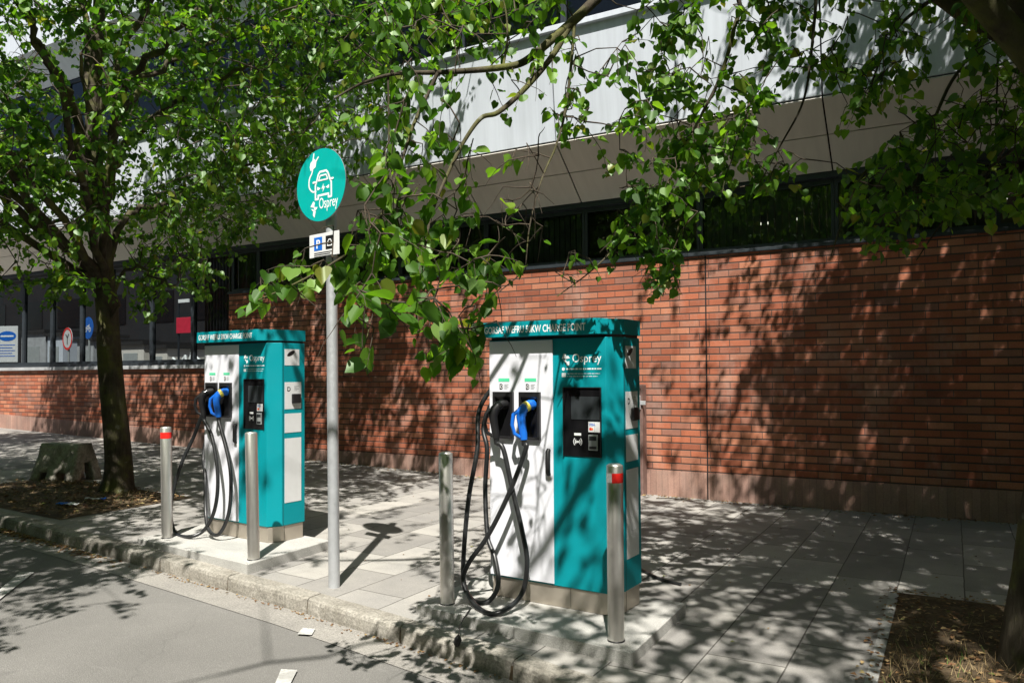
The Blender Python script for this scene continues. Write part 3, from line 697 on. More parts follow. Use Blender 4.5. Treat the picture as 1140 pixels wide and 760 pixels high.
# ------------------------------------------------------------------ pads
def pad(fl, fr, br, z, thick, label):
    fl, fr, br = [np.array(p[:2]) for p in (fl, fr, br)]; bl = fl+(br-fr)
    cen = (fl+br)/2
    t = empty('concrete_pad', (cen[0], cen[1], 0), 0, label, 'plinth', 'concrete pads under the charging stations')
    ins = lambda p, d: p+(np.array(cen)-p)/np.linalg.norm(cen-p)*d
    e = [p-cen for p in (fl, fr, br, bl)]; i_ = [ins(p, .075)-cen for p in (fl, fr, br, bl)]
    m = MB(); m.prism([tuple(p) for p in i_], z-thick-.1, z-.002); m.build('slab', M['concrete'], t)
    m = MB()
    for k in range(4):
        a, b = e[k], e[(k+1)%4]; c, d = i_[(k+1)%4], i_[k]
        L = np.linalg.norm(b-a); n = max(1, int(round(L/.9)))
        for j in range(n):
            s0, s1 = j/n, (j+1)/n; q = [a+(b-a)*s0, a+(b-a)*s1-(b-a)/L*.004, d+(c-d)*s1-(b-a)/L*.004, d+(c-d)*s0]
            m.prism([tuple(p) for p in q], z-thick-.1, z+.001*((j+k)%2))
    m.build('edging', M['concrete'], t, .004)
pad(onZ(463, 673, .07), onZ(704, 727, .07), onZ(764, 671, .07), .07, .08, 'low concrete pad under the near charging station, mostly in dappled shade')
pad(onZ(153, 599, .125), onZ(276, 628, .125), onZ(368, 601, .125), .125, .08, 'low concrete pad under the far charging station, bright in full sun')

# ------------------------------------------------------------------ bollards
def bollard(px, pz, band, label, lean=(0, 0), h=1.0):
    p = onZ(*px, pz); t = empty('bollard', (p[0], p[1], pz), 0, label, 'bollard', 'steel bollards guarding the charging stations'); t.rotation_euler = (lean[0], lean[1], R(20))
    m = MB(); r = .0475
    m.lathe([(r, 0), (r, h-.006), (r-.003, h-.001), (r-.008, h)], 36); m.build('post', M['steel'], t)
    m = MB(); m.lathe([(r-.010, h+.0), (r-.012, h+.004), (.001, h+.006)], 36); m.build('cap', M['steel'], t)
    m = MB(); m.lathe([(r+.004, -.01), (r+.003, .004), (r+.0005, .006)], 24); m.build('seal', M['black'], t)
    if band:
        n = 40; vs = []
        zz = (h-.10, h-.045)
        def arc(a0, a1, mt, nm, label=None):
            m = MB(); k = 16; vs = []
            for z in zz: vs += [((r+.0012)*math.cos(a0+(a1-a0)*i/k), (r+.0012)*math.sin(a0+(a1-a0)*i/k), z) for i in range(k+1)]
            m.add(vs, [(i, i+1, k+2+i, k+1+i) for i in range(k)], True); return m.build(nm, mt, t)
        va = math.atan2(-p[1], -p[0])-R(20)   # towards the viewer's side of the post
        if band == 'both':
            arc(va-.35-1.2, va-.35-.0, M['whiteband'], 'reflective_band'); arc(va-.35, va+1.4, M['red'], 'reflective_band')
        else: arc(va-1.5, va+1.5, M['red'], 'reflective_band')
bollard((686, 712), .07, 'both', 'steel bollard with red and white band, at the near charger corner', (0, 0))
bollard((498, 671), .07, None, 'plain steel bollard left of the near charging station', (0, R(-.4)))
bollard((282.5, 622), .125, None, 'plain steel bollard in front of the far charging station', (0, R(-1.4)), 1.01)
bollard((186, 598), .125, 'red', 'steel bollard with an all red band, left of the far charging station', (0, R(-.9)), 1.0)

# ------------------------------------------------------------------ sign pole
pb = onG(372, 653)
T = empty('sign_pole', (pb[0], pb[1], g(pb[0])), R(-6), 'grey pole carrying a round teal sign and a small parking plate', 'sign')
T.rotation_euler = (R(-.3), R(-.9), R(-6))
m = MB(); m.tube([(0,0,-.02),(0,0,1.6),(0,0,3.26)], .0415, 24); m.build('pole', M['galv'], T)
zc = 2.99; r = .272; n = 56
m = MB(); m.prism_xz([(-.03+r*math.cos(2*math.pi*k/n), zc+r*math.sin(2*math.pi*k/n)) for k in range(n)], -.075, -.068); d = m.build('sign_disc', M['tealsign'], T)
m = MB()
m2 = MB(); vs = [(-.03+r*math.cos(2*math.pi*k/n)*s, y, zc+r*math.sin(2*math.pi*k/n)*s) for s, y in ((1.006, -.074), (1.006, -.066), (.98, -.066)) for k in range(n)]
m2.add(vs, [(i*n+k, i*n+(k+1)%n, (i+1)*n+(k+1)%n, (i+1)*n+k) for i in range(2) for k in range(n)], True); m2.build('rim', M['galv'], d)
yf = -.0757
def S(pts): return [(-.03+a*r, zc+b*r) for a, b in pts]
m = MB()
# car front
SC = S
def S(pts): return SC([(.115+(a-.115)*1.14, b) for a, b in pts])
m.stroke(S([(-.17,.02),(-.13,.10),(-.06,.30),(.0,.36),(.22,.36),(.28,.30),(.36,.10),(.40,.02),(.40,-.38),(.30,-.38),(.30,-.29),(-.07,-.29),(-.07,-.38),(-.17,-.38)]), .0155, yf, True)
m.stroke(S([(-.05,.12),(.28,.12),(.22,.25),(.01,.25)]), .012, yf-.0012, True)
m.stroke(S([(-.17,.10),(-.24,.10)]), .016, yf-.0024); m.stroke(S([(.40,.10),(.47,.10)]), .016, yf-.0024)
m.prism_xz(S([(-.10,-.04),(.02,-.10),(-.06,-.14),(-.10,-.13)]), yf-.001, yf); m.prism_xz(S([(.32,-.04),(.20,-.10),(.28,-.14),(.32,-.13)]), yf-.001, yf)
m.prism_xz(S([(.13,.02),(.05,-.12),(.11,-.12),(.09,-.22),(.18,-.07),(.12,-.07)]), yf-.001, yf)
m.build('car_symbol', M['text'], d); S = SC
m = MB()
m.stroke([(p[0], p[1]) for p in catmull([np.array(q) for q in S([(-.19,-.16),(-.34,-.14),(-.47,0),(-.46,.22),(-.36,.36),(-.32,.46)])], 5)], .013, yf)
m.prism_xz(S([(-.40,.44),(-.20,.52),(-.16,.68),(-.24,.76),(-.40,.68),(-.44,.56)]), yf-.001, yf)
m.stroke(S([(-.30,.72),(-.26,.90)]), .012, yf-.0012); m.stroke(S([(-.20,.66),(-.08,.78)]), .012, yf-.0012)
m.build('plug_symbol', M['text'], d)
m = MB()
for poly in ([(-.42,-.56),(-.30,-.42),(-.24,-.46),(-.27,-.60)], [(-.27,-.58),(-.12,-.60),(-.20,-.68),(-.27,-.66)], [(-.30,-.66),(-.20,-.70),(-.26,-.88),(-.32,-.80)], [(-.40,-.62),(-.30,-.64),(-.28,-.72)]):
    m.prism_xz(S(poly), yf-.001, yf)
m.build('logo_mark', M['text'], d)
text_mesh('logo_text', 'Osprey', -.03-.06*r, zc-.66*r, .115, yf-.0005, M['text'], d, width=.66*r*1.15, bold=.0006)
for zz in (zc+.12, zc-.12, 2.55):
    m = MB(); m.tube([(0,0,zz-.02),(0,0,zz+.02)], .0445, 20); m.box((-.05,-.066,zz-.02),(.05,-.035,zz+.02)); m.build('clamp', M['galv'], T)
m = MB(); m.box((-.165,-.072,2.45),(.165,-.067,2.625)); pp = m.build('parking_plate', M['sticker'], T, .002)
m = MB(); m.box((-.11,-.0735,2.50),(-.02,-.0722,2.60)); m.build('blue_square', M['bluesign'], pp)
text_mesh('letter_p', 'P', -.088, 2.517, .09, -.0738, M['text'], pp, bold=.002)
m = MB(); m.box((.02,-.0735,2.50),(.10,-.0722,2.60)); bs = m.build('black_square', M['black'], pp)
m = MB(); m.stroke([(.04,2.525),(.045,2.555),(.055,2.57),(.075,2.57),(.083,2.555),(.087,2.525)], .007, -.0740, True); m.stroke([(.045,2.545),(.083,2.545)], .006, -.0745); m.build('car_symbol', M['text'], pp)
m = MB()
for k in range(3): m.box((-.11,-.0735,2.478-.014*k),(.10-.03*(k%2),-.0722,2.484-.014*k))
m.build('small_print', M['black'], pp)

# ------------------------------------------------------------------ concrete block
q = onG(79, 538)
T = empty('concrete_block', (q[0], q[1], g(q[0])), math.atan2(.2, .98), 'weathered concrete barrier block with notched feet, left of the tree trunk', 'barrier')
# local x runs right along the long side; the origin is the front right foot
L, Wd, Hh = .74, .52, .50
m = MB(); nx = 16; vs = []; 
def bl(x, y, z):
    k = z/Hh; j = .012
    return (-L*.5+(x+L*.5)*(1-.10*k)+random.uniform(-j, j)*.5, Wd*.5+(y-Wd*.5)*(1-.62*k)+random.uniform(-j, j)*.5, z+random.uniform(-j, j)*.3)
zs = [0, .13, .2, .3, .4, .47, Hh]
def grid(fn, na, nb, skip=lambda i, j: False):
    vs = [fn(i/na, j/nb) for i in range(na+1) for j in range(nb+1)]
    m.add(vs, [(i*(nb+1)+j, (i+1)*(nb+1)+j, (i+1)*(nb+1)+j+1, i*(nb+1)+j+1) for i in range(na) for j in range(nb) if not skip(i, j)])
random.seed(11)
from functools import lru_cache
@lru_cache(None)
def blk(i, j, k): return bl(-L+L*i/16, Wd*j/10, Hh*k/8)
def notch_x(i, k): return k < 2 and (3 <= i <= 5 or 9 <= i <= 12)
def notch_y(j, k): return (k < 4 and 4 <= j <= 6) or (k < 2 and 3 <= j <= 6)
fs = []
for i in range(16):
    for j in range(10):
        for k in range(8):
            solid = lambda a, b, c: 0 <= a < 16 and 0 <= b < 10 and 0 <= c < 8 and not notch_x(a, c) and not notch_y(b, c)
            if not solid(i, j, k): continue
            for (da, db, dc), q4 in (((1,0,0), ((1,0,0),(1,1,0),(1,1,1),(1,0,1))), ((-1,0,0), ((0,0,0),(0,0,1),(0,1,1),(0,1,0))), ((0,1,0), ((0,1,0),(0,1,1),(1,1,1),(1,1,0))), ((0,-1,0), ((0,0,0),(1,0,0),(1,0,1),(0,0,1))), ((0,0,1), ((0,0,1),(1,0,1),(1,1,1),(0,1,1))), ((0,0,-1), ((0,0,0),(0,1,0),(1,1,0),(1,0,0)))):
                if not solid(i+da, j+db, k+dc): fs.append([(i+a, j+b, k+c) for a, b, c in q4])
idx = {}; vv = []; ff = []
for q4 in fs:
    r_ = []
    for key in q4:
        if key not in idx: idx[key] = len(vv); vv.append(blk(*key))
        r_.append(idx[key])
    ff.append(tuple(r_))
m.add(vv, ff, True); m.build('block_body', M['oldconcrete'], T)

# litter on the soil by the tree, plug lead, stray stick
q = onG(76, 565); T = empty('plastic_wrapper', (q[0], q[1], g(q[0])+.025), R(12), 'crumpled blue and white plastic wrapper on the soil by the left tree', 'litter')
def crumple(x0, x1, w, mat, nm):
    m = MB(); vs = []
    for i in range(9):
        for j in range(5): vs.append((x0+(x1-x0)*i/8, w*(j/4-.5)+random.uniform(-.008,.008), .012+random.uniform(0,.022)))
    m.add(vs, [(i*5+j, (i+1)*5+j, (i+1)*5+j+1, i*5+j+1) for i in range(8) for j in range(4)]); m.build(nm, mat, T)
crumple(-.14, .0, .1, M['blue'], 'blue_film'); crumple(.002, .13, .09, M['sticker'], 'white_film')
q = onG(104, 559); T = empty('plastic_wrapper', (q[0], q[1], g(q[0])+.025), R(25), 'small pale blue wrapper on the soil against the tree base', 'litter')
crumple(-.09, .09, .08, M['sticker'], 'white_film'); crumple(.092, .15, .07, M['blue'], 'blue_film')
a = onZ(524, 676, .075); b = onZ(515, 690, .075); c = onZ(511, 707, .0); e = onZ(508.5, 714, -.05)
T = empty('plug_lead', tuple(a), 0, 'thin black lead with a plug hanging over the kerb at the near pad', 'cable')
pp_ = [a, (a+b)/2+np.array([.006,0,.006]), b, onZ(512,697,.06), onY(511, 704, ky(b[0])-.012), onY(510.5, 708, ky(b[0])-.014)]
m = MB(); m.tube([p-a for p in catmull(pp_, 6)], .004, 8); m.build('lead', M['rubber'], T)
e0 = pp_[-1]-a
m = MB(); m.tube([e0+np.array([0,0,.006]), e0+np.array([-.004,0,-.018]), e0+np.array([-.010,-.004,-.045]), e0+np.array([-.006,-.004,-.06])], [.009,.024,.019,.010], 10); m.build('plug', M['black'], T)
a = onG(711, 634); b = onG(735, 646); c = onG(758, 652)
T = empty('cable_offcut', (a[0], a[1], 0), 0, 'black cable offcut lying on the slabs right of the near charger', 'cable')
m = MB(); m.tube(catmull([(0,0,.014), tuple(b-a+np.array([0,0,.014])), tuple(c-a+np.array([0,0,.014]))], 6), [.012]*13, 8); m.build('offcut', M['rubber'], T)

# ------------------------------------------------------------------ trees
OUT = [(0, .02), (.18, -.08), (.40, -.02), (.52, .20), (.50, .42), (.40, .62), (.20, .80), (0, 1.02), (-.22, .79), (-.38, .63), (-.51, .41), (-.50, .21), (-.41, -.01), (-.19, -.07)]
class Foliage:
    def __init__(s): s.P = []; s.n = 0
    def leaf(s, p, d, nrm, size): s.P.append((*p, *d, *nrm, size, random.uniform(.05, .5), random.uniform(0, .35), random.uniform(.88, 1.08))); s.n += 1
    def build(s, name, mat, parent):
        A = np.array(s.P); p, d, nr = A[:,0:3], A[:,3:6], A[:,6:9]; sz, fold, curl, wid = [A[:,k][:,None] for k in (9,10,11,12)]
        d = d/np.linalg.norm(d, axis=1)[:,None]; sd = np.cross(d, nr); sd /= np.linalg.norm(sd, axis=1)[:,None]+1e-6; nn = np.cross(sd, d)
        p = p - np.array(parent.location); N = len(OUT); V = np.zeros((len(A), N, 3))
        for k, (a, b) in enumerate(OUT): V[:,k] = p + sz*(sd*a*wid + d*b + nn*(abs(a)*fold - curl*b*b))
        W_ = rng.normal(size=V.shape)*.022*sz[:,:,None]; W_[:,0] = 0; W_[:,N//2] *= .5; V += W_
        h = N//2+1; f1 = np.arange(h); f2 = np.r_[0, np.arange(N//2, N)]
        base = (np.arange(len(A))*N)[:,None]; Fc = np.stack([base+f1, base+f2], 1).reshape(-1, h)
        return mesh_np(name, V.reshape(-1, 3), Fc, mat, parent)
def mesh_np(name, V, Fc, mat, parent):
    k = Fc.shape[1]; me = bpy.data.meshes.new(name); me.vertices.add(len(V)); me.vertices.foreach_set('co', V.astype(np.float32).ravel())
    me.loops.add(Fc.size); me.loops.foreach_set('vertex_index', Fc.astype(np.int32).ravel())
    me.polygons.add(len(Fc)); me.polygons.foreach_set('loop_start', np.arange(0, Fc.size, k, dtype=np.int32))
    me.update(calc_edges=True); me.materials.append(mat); me.polygons.foreach_set('use_smooth', [True]*len(Fc))
    o = bpy.data.objects.new(name, me); col.objects.link(o); o.parent = parent; return o
class Segs:
    def __init__(s): s.a = []; s.b = []; s.r = []
    def poly(s, pts, rad):
        for i in range(len(pts)-1): s.a.append(pts[i]); s.b.append(pts[i+1]); s.r.append((rad[i], rad[i+1]))
    def build(s, name, mat, parent):
        o_ = np.array(parent.location); a, b, r = np.array(s.a)-o_, np.array(s.b)-o_, np.array(s.r)
        t = b-a; t /= np.linalg.norm(t, axis=1)[:,None]+1e-9; x = np.cross(t, [.31,.17,.93]); x /= np.linalg.norm(x, axis=1)[:,None]+1e-9; y = np.cross(t, x)
        V = np.zeros((len(a), 8, 3))
        for k in range(4):
            th = k*math.pi/2; dd = x*math.cos(th)+y*math.sin(th)
            V[:,k] = a+dd*r[:,0:1]; V[:,4+k] = b+dd*r[:,1:2]
        q = np.array([[k, (k+1)%4, 4+(k+1)%4, 4+k] for k in range(4)]); Fc = ((np.arange(len(a))*8)[:,None,None]+q).reshape(-1, 4)
        return mesh_np(name, V.reshape(-1, 3), Fc, mat, parent)
def unit(v): v = np.asarray(v, float); return v/(np.linalg.norm(v)+1e-9)
def rv(s=1.0): return rng.normal(size=3)*s

LIT = [  # px, py, surface ('g' ground, 'w' wall, 'f' fascia, 'c' charger front), lit share
 (60,700,'g',1),(200,720,'g',1),(330,740,'g',1),(300,690,'g',1),(200,660,'g',1),(420,740,'g',.8),(60,650,'g',.45),(30,615,'g',.25),(120,620,'g',.25),(180,630,'g',.7),
 (440,755,'g',.5),(520,745,'g',.45),(600,755,'g',.4),(690,758,'g',.4),(400,700,'g',.97),(330,655,'g',1),(480,715,'g',.55),
 (20,490,'g',.3),(20,520,'g',.2),(20,570,'g',.15),(120,500,'g',.4),(90,590,'g',.2),(150,580,'g',.35),(180,540,'g',.25),(200,500,'g',.3),(200,590,'g',.95),(260,610,'g',1),(220,560,'g',.5),
 (345,530,'g',.15),(360,570,'g',.4),(345,600,'g',.95),(400,640,'g',1),(400,540,'g',.35),(440,530,'g',.3),(440,570,'g',.7),(430,600,'g',.95),(480,560,'g',.85),(520,545,'g',.75),(470,620,'g',.8),(480,645,'g',.75),(530,600,'g',.7),
 (560,680,'g',.4),(620,700,'g',.3),(730,690,'g',.3),(740,600,'g',.3),(730,560,'g',.45),(780,650,'g',.3),(830,720,'g',.42),(900,740,'g',.38),(900,650,'g',.25),(840,600,'g',.25),(950,620,'g',.22),(1000,700,'g',.25),(1050,740,'g',.38),(1080,640,'g',.17),(1100,600,'g',.17),(930,580,'g',.2),(1000,600,'g',.2),
 (30,430,'w',.06),(90,430,'w',.12),(150,430,'w',.7),(200,430,'w',.45),(60,460,'w',.2),(280,400,'w',.1),(300,340,'w',.05),(350,400,'w',.15),(400,400,'w',.2),(440,360,'w',.3),(460,450,'w',.35),(400,480,'w',.3),(500,350,'w',.5),(500,480,'w',.4),(520,420,'w',.75),(600,320,'w',.95),(650,335,'w',.97),(740,380,'w',.95),(740,450,'w',.95),(760,340,'w',.9),(740,520,'w',.8),(800,340,'w',.8),(800,430,'w',.6),(790,500,'w',.5),(840,320,'w',.45),(850,400,'w',.35),(840,480,'w',.35),(880,450,'w',.3),(900,350,'w',.15),(900,520,'w',.2),(950,400,'w',.12),(1000,330,'w',.08),(1000,450,'w',.12),(1050,380,'w',.1),(1100,450,'w',.05),(1100,330,'w',.03),(1000,520,'w',.1),(1080,540,'w',.12),
 (600,100,'f',1),(680,80,'f',1),(700,120,'f',1),(780,80,'f',.7),(850,70,'f',.5),(950,60,'f',.4),(1040,40,'f',.35),(420,140,'f',.4),(350,160,'f',.35),(300,150,'f',.3),(200,120,'f',.4),(100,160,'f',.5),(500,110,'f',.8),(560,80,'f',1),(560,130,'f',1),(640,60,'f',1),(720,60,'f',1),(720,100,'f',1),(650,130,'f',1),
 (570,400,'c',.9),(600,420,'c',.85),(560,520,'c',.85),(600,560,'c',.8),(640,400,'c',.5),(650,560,'c',.35),(650,620,'c',.35),(580,620,'c',.75),(620,365,'c',.5),(650,480,'c',.3),(580,470,'c',.75),
 (250,420,'d',.55),(285,420,'d',.5),(250,520,'d',.65),(290,560,'d',.75),(300,500,'d',.6),
]
anch = []
def Pmap(p): return np.array([p[0]+SX*p[2], p[1]+SY*p[2]])
for u, v, s_, L_ in LIT:
    if s_ == 'g': q = onG(u, v)
    elif s_ == 'w': q = onY(u, v, WY)
    elif s_ == 'f': q = onY(u, v, 8.72)
    elif s_ == 'c': q = onY(u, v, 4.55)
    else: q = onY(u, v, 4.85)
    anch.append((*Pmap(q), L_))
anch = np.array(anch)
def lit_at(P2):
    d = np.hypot(anch[:,0]-P2[0], anch[:,1]-P2[1]); i = d.argmin()
    w = 1/(d+.08)**4; return float((w*anch[:,2]).sum()/w.sum()), float(d[i])
CELL = .4; PX0, PY0 = -22, -2; NXc, NYc = 66, 40
need = np.zeros((NXc, NYc))
LEAFA = .72*.75  # share of size^2 facing the sun
for i in range(NXc):
    for j in range(NYc):
        L_, dmin = lit_at((PX0+(i+.5)*CELL, PY0+(j+.5)*CELL))
        if dmin > 1.8: L_ = .15 if PX0+i*CELL > -3 else .4
        need[i, j] = -math.log(max(.03, min(1, L_)))*(1.0 if L_ > .5 else 1.8 if L_ > .3 else 4.0)*CELL*CELL
def cell(p):
    q = Pmap(p); return int((q[0]-PX0)/CELL), int((q[1]-PY0)/CELL)
def consume(p, area):
    i, j = cell(p)
    if 0 <= i < NXc and 0 <= j < NYc: need[i, j] -= area

def inpoly(x, y, poly):
    c = False; n = len(poly); j = n-1
    for i in range(n):
        xi, yi = poly[i]; xj, yj = poly[j]
        if (yi > y) != (yj > y) and x < (xj-xi)*(y-yi)/(yj-yi)+xi: c = not c
        j = i
    return c
class Tree:
    def __init__(s, name, base, label):
        s.T = empty(name, base, 0, label, 'tree'); s.base = np.array(base, float)
        s.fol = Foliage(); s.limbs = MB(); s.twigs = Segs(); s.nd = np.zeros((60000, 3)); s.nn = 0; s.trunk = MB(); s.prune = None
    def addn(s, q): s.nd[s.nn] = q; s.nn += 1
    def limb(s, pts, r0, r1, n=8, to='limbs', per=6, wob=.0):
        c = catmull(pts, per); m = len(c); rad = [r0+(r1-r0)*(i/(m-1)) for i in range(m)]
        if wob > 0: c = [c[0]]+[q+rv(wob) for q in c[1:-1]]+[c[-1]]
        if to == 'trunk': rad = [r_*(1+.33*math.exp(-max(0, q[2]-s.base[2])/.16)) for r_, q in zip(rad, c)]
        getattr(s, to).tube([q-s.base for q in c], rad, n, wob=.12 if r0 > .06 else 0)
        for q in c: s.addn(q)
        return c
    def nearest(s, p):
        A = s.nd[:s.nn]-p; return s.nd[np.einsum('ij,ij->i', A, A).argmin()].copy()
    def sprig(s, p, n=11, size=.08, length=.36, droop=.6, out=None, consume_it=True):
        if out is None: out = unit(p-s.nearest(p)+rv(.15))
        d = unit(unit(out)*.8 + rv(.35) + np.array([0,0,-droop]))
        q = p.copy(); pts = [q.copy()]; k = 4
        for i in range(k):
            d = unit(d+rv(.12)+np.array([0,0,-.12])); q = q+d*length/k; pts.append(q.copy())
        s.twigs.poly(pts, [.0030,.0026,.0020,.0015,.001])
        for i in range(n):
            f_ = (i+.6)/n*k; i0 = min(k-1, int(f_)); a = pts[i0]+(pts[i0+1]-pts[i0])*(f_-i0)
            side = unit(np.cross(d, [0,0,1.0]) + rv(.25))*(1 if i % 2 else -1)
            ld = unit(side*.9 + d*.45 + np.array([0,0,-random.uniform(.1,1.1)]) + rv(.25))
            nr = unit(np.array([0,0,1.0]) + rv(.45) + side*.3)
            sz = size*random.uniform(.5, 1.18)*(1-.25*(i/n))
            base_ = a + ld*size*.35
            if s.prune and (s.prune(base_+ld*sz*1.1) or s.prune(base_)): continue
            s.twigs.poly([a, base_], [.0008, .0008])
            s.fol.leaf(base_, ld, nr, sz)
            if consume_it: consume(base_, sz*sz*LEAFA)
    def connect(s, p, r=.006, sag=.08):
        a = s.nearest(p); L = np.linalg.norm(p-a)
        if L < .02: return
        mid = (a+p)/2 + rv(.05*L) + np.array([0,0,sag*L])
        k = max(3, int(L/.12)); c = [(1-t)**2*a+2*t*(1-t)*mid+t*t*p for t in np.linspace(0, 1, k)]
        c = [c[0]]+[q+rv(.006) for q in c[1:-1]]+[c[-1]]
        rr = min(.028, r+.004*L); s.twigs.poly(c, list(np.linspace(rr, .0026, len(c))))
        for q in c[1:]: s.addn(q)
    def grow(s, tips, **k):
        tips = sorted(tips, key=lambda p: np.linalg.norm(p-s.nearest(p)))
        for p in tips: s.connect(p); s.sprig(p, **k)
    def finish(s):
        s.trunk.build('trunk', M['bark'], s.T); s.limbs.build('branches', M['bark'], s.T); s.twigs.build('twigs', M['twig'], s.T); s.fol.build('crown', M['leaf'], s.T)

# ---- right tree: trunk at the frame's right edge, crown overhead, branches hanging into view
rb = np.array([.42, 5.0, -.02])
RT = Tree('lime_tree', tuple(rb), 'tree with dark trunk at the right frame edge, leafy branches hanging across the top')
c = RT.limb([rb, rb+[.01,-.01,.35], rb+[.10,.0,1.2], rb+[.30,.05,2.3], rb+[.55,0,3.3], rb+[.65,-.2,4.2]], .20, .12, 18, 'trunk', 8)
top = c[-1]; fork = c[-14]
limA = [top, atD(1175, 48, 5.3), atD(1104, 32, 5.2), atD(1045, -6, 5.1), atD(900, -110, 4.9), atD(760, -120, 4.7), atD(700, -50, 4.5), atD(665, -2, 4.4)]
RT.limb(limA, .075, .028, 12, per=7)
B1 = [atD(665,-2,4.4), atD(640,22,4.38), atD(617,42,4.35), atD(585,68,4.3), atD(560,75,4.25), atD(520,79,4.2), atD(480,81,4.15), atD(442,82,4.1), atD(405, 92, 4.05), atD(372,110,4.0)]
RT.limb(B1, .030, .005, 8)
B2 = [atD(636,26,4.38), atD(615,62,4.32), atD(585,98,4.25), atD(555,125,4.2), atD(535,132,4.15), atD(515,160,4.1), atD(500,190,4.0), atD(480,240,3.9), atD(470,300,3.8), atD(462,370,3.75)]
RT.limb(B2, .019, .004, 7)
B3 = [atD(487,82,4.15), atD(476,105,4.12), atD(460,140,4.05), atD(452,165,4.0), atD(430,225,3.8), atD(415,260,3.6), atD(375,290,3.4), atD(330,315,3.3), atD(285,335,3.25)]
RT.limb(B3, .012, .003, 6)
RT.limb([atD(432,83,4.1), atD(433,150,4.05), atD(431,215,4.0), atD(430,300,3.9), atD(415,350,3.8), atD(405,390,3.7)], .006, .002, 5)
RT.limb([atD(640,22,4.38), atD(635,80,4.3), atD(628,130,4.25), atD(618,165,4.2), atD(603,200,4.1), atD(590,250,4.0), atD(585,300,3.95)], .010, .003, 6)
RT.limb([atD(700,-50,4.5), atD(815,-10,4.7), atD(815,40,4.75), atD(800,90,4.8), atD(785,120,4.8), atD(760,170,4.8), atD(735,220,4.75), atD(700,260,4.7), atD(660,300,4.65), atD(620,330,4.6)], .016, .003, 7)
RT.limb([atD(770,140,4.8), atD(765,190,4.75), atD(758,240,4.7), atD(745,290,4.7), atD(738,330,4.7)], .008, .003, 6)
RT.limb([atD(900,-110,4.9), atD(908,-20,4.9), atD(905,40,4.9), atD(895,110,4.85), atD(870,160,4.8), atD(845,205,4.8)], .014, .003, 7)
RT.limb([atD(1104,32,5.2), atD(1060,90,5.0), atD(1030,150,4.9), atD(990,170,4.8), atD(960,195,4.7), atD(940,240,4.7), atD(925,285,4.7)], .013, .003, 7)
RT.limb([fork, atD(1165,150,5.0), atD(1110,180,4.9), atD(1070,220,4.8), atD(1040,260,4.8), atD(1020,290,4.8)], .014, .003, 7)
RT.limb([atD(1045,-6,5.1), atD(1000,30,5.0), atD(975,80,4.9), atD(960,130,4.9)], .015, .003, 7)
RT.limb([atD(560,75,4.25), atD(565,40,4.3), atD(560,0,4.3), atD(540,-30,4.3)], .008, .003, 6)
# overhead limbs, out of frame
ov = []
for e in ((-1.6,2.6,5.2), (-3.2,1.2,5.6), (-.5,.4,5.6), (1.8,.2,5.8), (2.6,2.6,6.0), (1.0,3.0,7.2), (-1.2,4.0,7.0), (-2.6,3.2,6.4), (.4,-1.4,6.6), (-1.6,-1.0,6.4), (3.4,4.6,6.4), (2.2,6.0,7.0)):
    e = np.array(e); c0 = fork if random.random() < .3 else top
    RT.limb([c0, c0+(e-c0)*.35+[0,0,.5], c0+(e-c0)*.7+[0,0,.4], e], random.uniform(.06,.09), .015, 8, per=6, wob=.03)
# visible hanging foliage: zones in view, each spread through real depth
ZR = [  # polygon, depth range, sprigs, leaf size
 ([(425,150),(470,100),(520,170),(600,170),(612,250),(600,300),(560,310),(520,330),(480,320),(440,300),(420,230)], (3.5,4.3), 58, .078),
 ([(380,40),(600,30),(600,110),(540,130),(480,120),(400,130)], (3.9,4.6), 42, .070),
 ([(420,0),(640,0),(600,30),(420,50)], (4.2,5.2), 45, .070),
 ([(272,330),(300,318),(360,280),(400,250),(430,240),(430,300),(400,310),(360,330),(330,335),(290,355),(275,362)], (3.1,3.6), 18, .078),
 ([(385,235),(440,200),(470,330),(440,350),(400,350),(380,300)], (3.2,3.8), 14, .080),
 ([(385,320),(440,330),(440,360),(415,405),(388,415)], (3.0,3.4), 8, .098),
 ([(455,350),(505,340),(520,400),(500,445),(465,450)], (3.2,3.8), 9, .085),
 ([(505,340),(560,330),(560,380),(535,440),(515,440)], (3.3,3.9), 9, .072),
 ([(520,240),(600,230),(608,290),(575,330),(530,330)], (3.6,4.2), 13, .085),
 ([(605,60),(720,30),(730,75),(680,110),(650,170),(600,170)], (4.1,4.7), 22, .066),
 ([(645,110),(735,90),(740,140),(700,175),(650,180)], (4.1,4.8), 12, .066),
 ([(730,0),(880,0),(870,60),(850,120),(820,160),(770,180),(730,150),(725,60)], (4.3,5.3), 78, .070),
 ([(730,150),(830,140),(860,200),(815,215),(770,215),(740,200)], (4.4,5.1), 30, .074),
 ([(690,190),(790,180),(800,235),(770,270),(760,300),(745,335),(722,320),(690,290),(680,250)], (4.3,5.0), 62, .070),
 ([(605,325),(650,290),(700,270),(700,300),(640,318),(615,340)], (4.4,4.8), 9, .060),
 ([(720,300),(755,300),(750,335),(722,330)], (4.4,4.8), 5, .06),
 ([(790,185),(870,160),(905,200),(870,225),(800,240)], (4.5,5.2), 18, .072),
 ([(860,0),(1060,0),(1050,60),(1000,110),(930,120),(880,110)], (4.4,5.6), 50, .068),
 ([(880,80),(1000,80),(990,140),(900,140)], (4.5,5.3), 15, .07),
 ([(1050,20),(1160,0),(1160,190),(1060,170),(1080,90)], (4.2,5.4), 62, .082),
 ([(1000,140),(1150,140),(1150,260),(1060,250),(1010,280),(985,270),(1000,200)], (4.3,5.6), 80, .080),
 ([(925,200),(1010,165),(1010,230),(985,290),(965,295),(950,250),(925,275)], (4.4,5.1), 24, .078),
]
